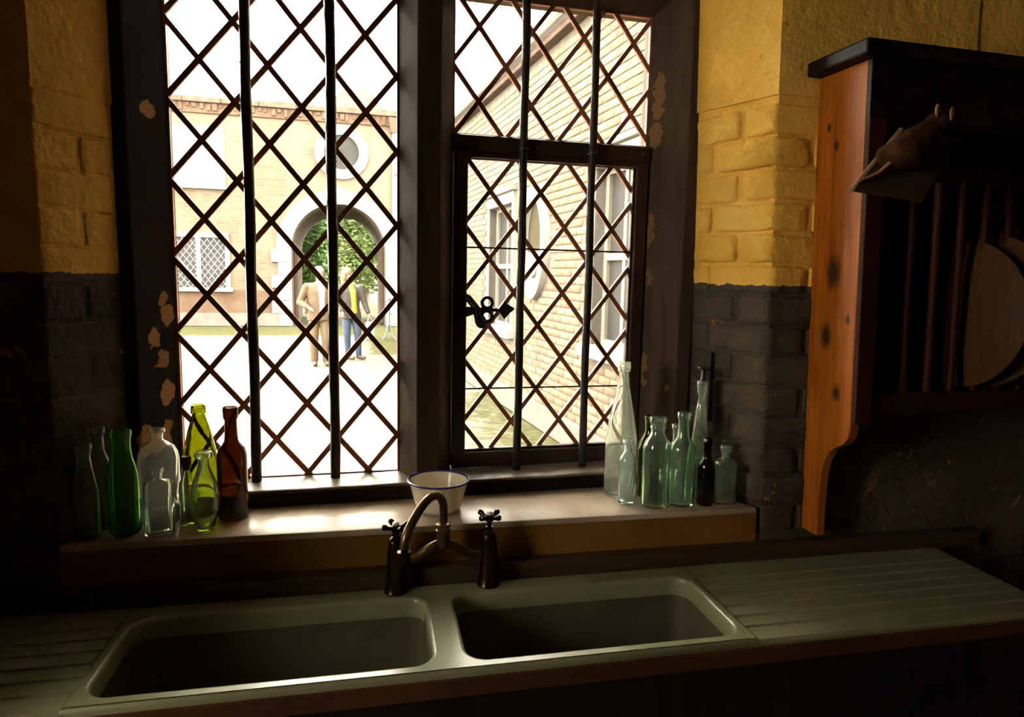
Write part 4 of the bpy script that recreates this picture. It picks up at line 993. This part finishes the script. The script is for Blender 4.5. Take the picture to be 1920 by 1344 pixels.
b = loft([(.045, -.075, .86, .055, .075), (.045, -.07, .98, .055, .075), (.045, -.07, 1.12, .058, .078), (.035, -.06, 1.27, .075, .078), (.02, -.03, 1.37, .068, .06), (.015, -.02, 1.42, .06, .056)])
obj('shirt', fuse(b, .010, 3), 'white_cloth', man)
b = loft([(0, 0, .74, .15, .11), (0, 0, .84, .172, .125), (0, 0, .93, .165, .12)])
for a_, k_, f_ in legsM: b = capsule(a_, k_, .098, .078, b); b = capsule(k_, (f_[0], f_[1], .10), .078, .066, b)
obj('trousers', fuse(b, .011, 3), 'tan_trouser', man)
for a_, k_, f_ in legsM:
    b = capsule((f_[0], f_[1] + .02, .048), (f_[0] + .02, f_[1] - .15, .04), .047, .038, capsule((f_[0], f_[1], .05), (f_[0], f_[1], .11), .046, .046))
    obj('shoe', fuse(b, .008, 2), 'shoe', man)

# woman in taupe jacket and yellow top
wom = empty('person', (.10, 10.4, .0)); tag(wom, 'person with blond hair, dark jacket, yellow top and blue jeans', 'person')
HC = (-.05, 0, 1.535); FF = (1, -.55, 0)
b = head(None, HC, FF, .96); b = capsule((-.02, 0, 1.31), (-.04, 0, 1.45), .052, .048, b)
b = ball((.0, 0, 1.16), (.14, .10, .23), b); b = ball((.0, 0, .90), (.15, .11, .13), b); b = capsule((-.12, 0, 1.31), (.13, 0, 1.31), .05, .05, b)
armsW = [((-.165, 0, 1.30), (-.215, .04, 1.05), (-.15, -.10, .86)), ((.175, .0, 1.30), (.235, -.02, 1.04), (.31, -.10, .83))]
for s_, e_, h_ in armsW:
    b = capsule(s_, e_, .044, .037, b); b = capsule(e_, h_, .037, .026, b); dv = Vector(h_) - Vector(e_); b = fingers(b, h_, dv, (dv.cross(Vector((0, 0, 1)))), .5, .92)
legsW = [((-.08, 0, .84), (-.075, -.04, .47), (-.06, .03, .08)), ((.08, 0, .84), (.115, -.02, .47), (.13, .05, .08))]
for a_, k_, f_ in legsW:
    b = capsule(a_, k_, .078, .055, b); b = capsule(k_, f_, .052, .036, b); b = capsule((f_[0], f_[1], .04), (f_[0] + .09, f_[1] - .10, .032), .038, .030, b)
obj('body', fuse(b, .009, 2), 'skin', wom); face_bits(wom, HC, FF, .96)
b = ball((HC[0] - .022, .012, HC[2] + .048), (.092, .092, .088)); b = ball((HC[0] - .055, .02, HC[2] - .03), (.07, .085, .10), b); b = capsule((HC[0] - .065, .03, HC[2] - .05), (HC[0] - .07, .03, 1.37), .07, .05, b)
obj('hair', fuse(b, .008, 3), 'blond', wom)
b = loft([(0, .012, .74, .185, .14), (0, .012, .84, .178, .135), (0, .012, .98, .148, .115), (0, .012, 1.10, .158, .118), (0, .012, 1.22, .172, .115), (0, .01, 1.30, .172, .09), (-.01, .005, 1.35, .10, .07), (-.015, .005, 1.385, .06, .058)])
for s_, e_, h_ in armsW: b = capsule(s_, e_, .066, .055, b); b = capsule(e_, Vector(e_).lerp(Vector(h_), .85), .055, .042, b)
obj('jacket', fuse(b, .011, 4), 'taupe', wom)
b = loft([(.055, -.075, .84, .062, .07), (.055, -.07, .98, .05, .066), (.045, -.065, 1.12, .055, .07), (.03, -.05, 1.24, .066, .072), (.0, -.03, 1.34, .058, .056), (-.01, -.02, 1.38, .052, .05)])
obj('top', fuse(b, .010, 3), 'yellow', wom)
b = loft([(0, 0, .74, .14, .105), (0, 0, .84, .162, .12), (0, 0, .92, .15, .112)])
for a_, k_, f_ in legsW: b = capsule(a_, k_, .092, .068, b); b = capsule(k_, (f_[0], f_[1], .09), .066, .052, b)
obj('jeans', fuse(b, .011, 3), 'denim', wom)
for a_, k_, f_ in legsW:
    b = capsule((f_[0] - .01, f_[1] + .02, .042), (f_[0] + .095, f_[1] - .11, .036), .042, .034, capsule((f_[0], f_[1], .05), (f_[0], f_[1], .10), .042, .042))
    obj('shoe', fuse(b, .008, 2), 'shoe', wom)
bag = empty('carrier_bag', (.44, 10.27, .36)); tag(bag, 'white carrier bag hanging from the hand of the person in jeans', 'bag')
b = box(-.09, .09, -.045, .045, 0, .34, .02); bmesh.ops.subdivide_edges(b, edges=b.edges[:], cuts=3, use_grid_fill=True); wobble(b, .02, 9)
obj('pouch', b, 'white_cloth', bag, smooth=.9)
for y_ in (-.02, .02): obj('strap', tube(smoothpath([(-.05, y_, .32), (-.04, y_ * .5, .40), (-.02, 0, .435), (.015, y_ * .5, .40), (.04, y_, .32)], 4), .006, 6), 'white_cloth', bag, smooth=.9)

# iron stand by the archway
st = empty('iron_stand', (1.0, 13.9, 0)); tag(st, 'grey-green iron stand with splayed feet beside the archway', 'stand')
obj('post', tube([(0, 0, .18), (0, 0, .95)], .022, 10), 'stand_iron', st, smooth=.9)
for i in range(4):
    a = pi / 4 + i * pi / 2; obj('foot', tube(smoothpath([(0, 0, .40), (.05 * cos(a), .05 * sin(a), .30), (.13 * cos(a), .13 * sin(a), .10), (.22 * cos(a), .22 * sin(a), .012)], 4), .016, 8), 'stand_iron', st, smooth=.9)
obj('collar', lathe([(0, .92), (.035, .92), (.04, .95), (.035, .98), (0, .98)], 16), 'stand_iron', st, smooth=.6)
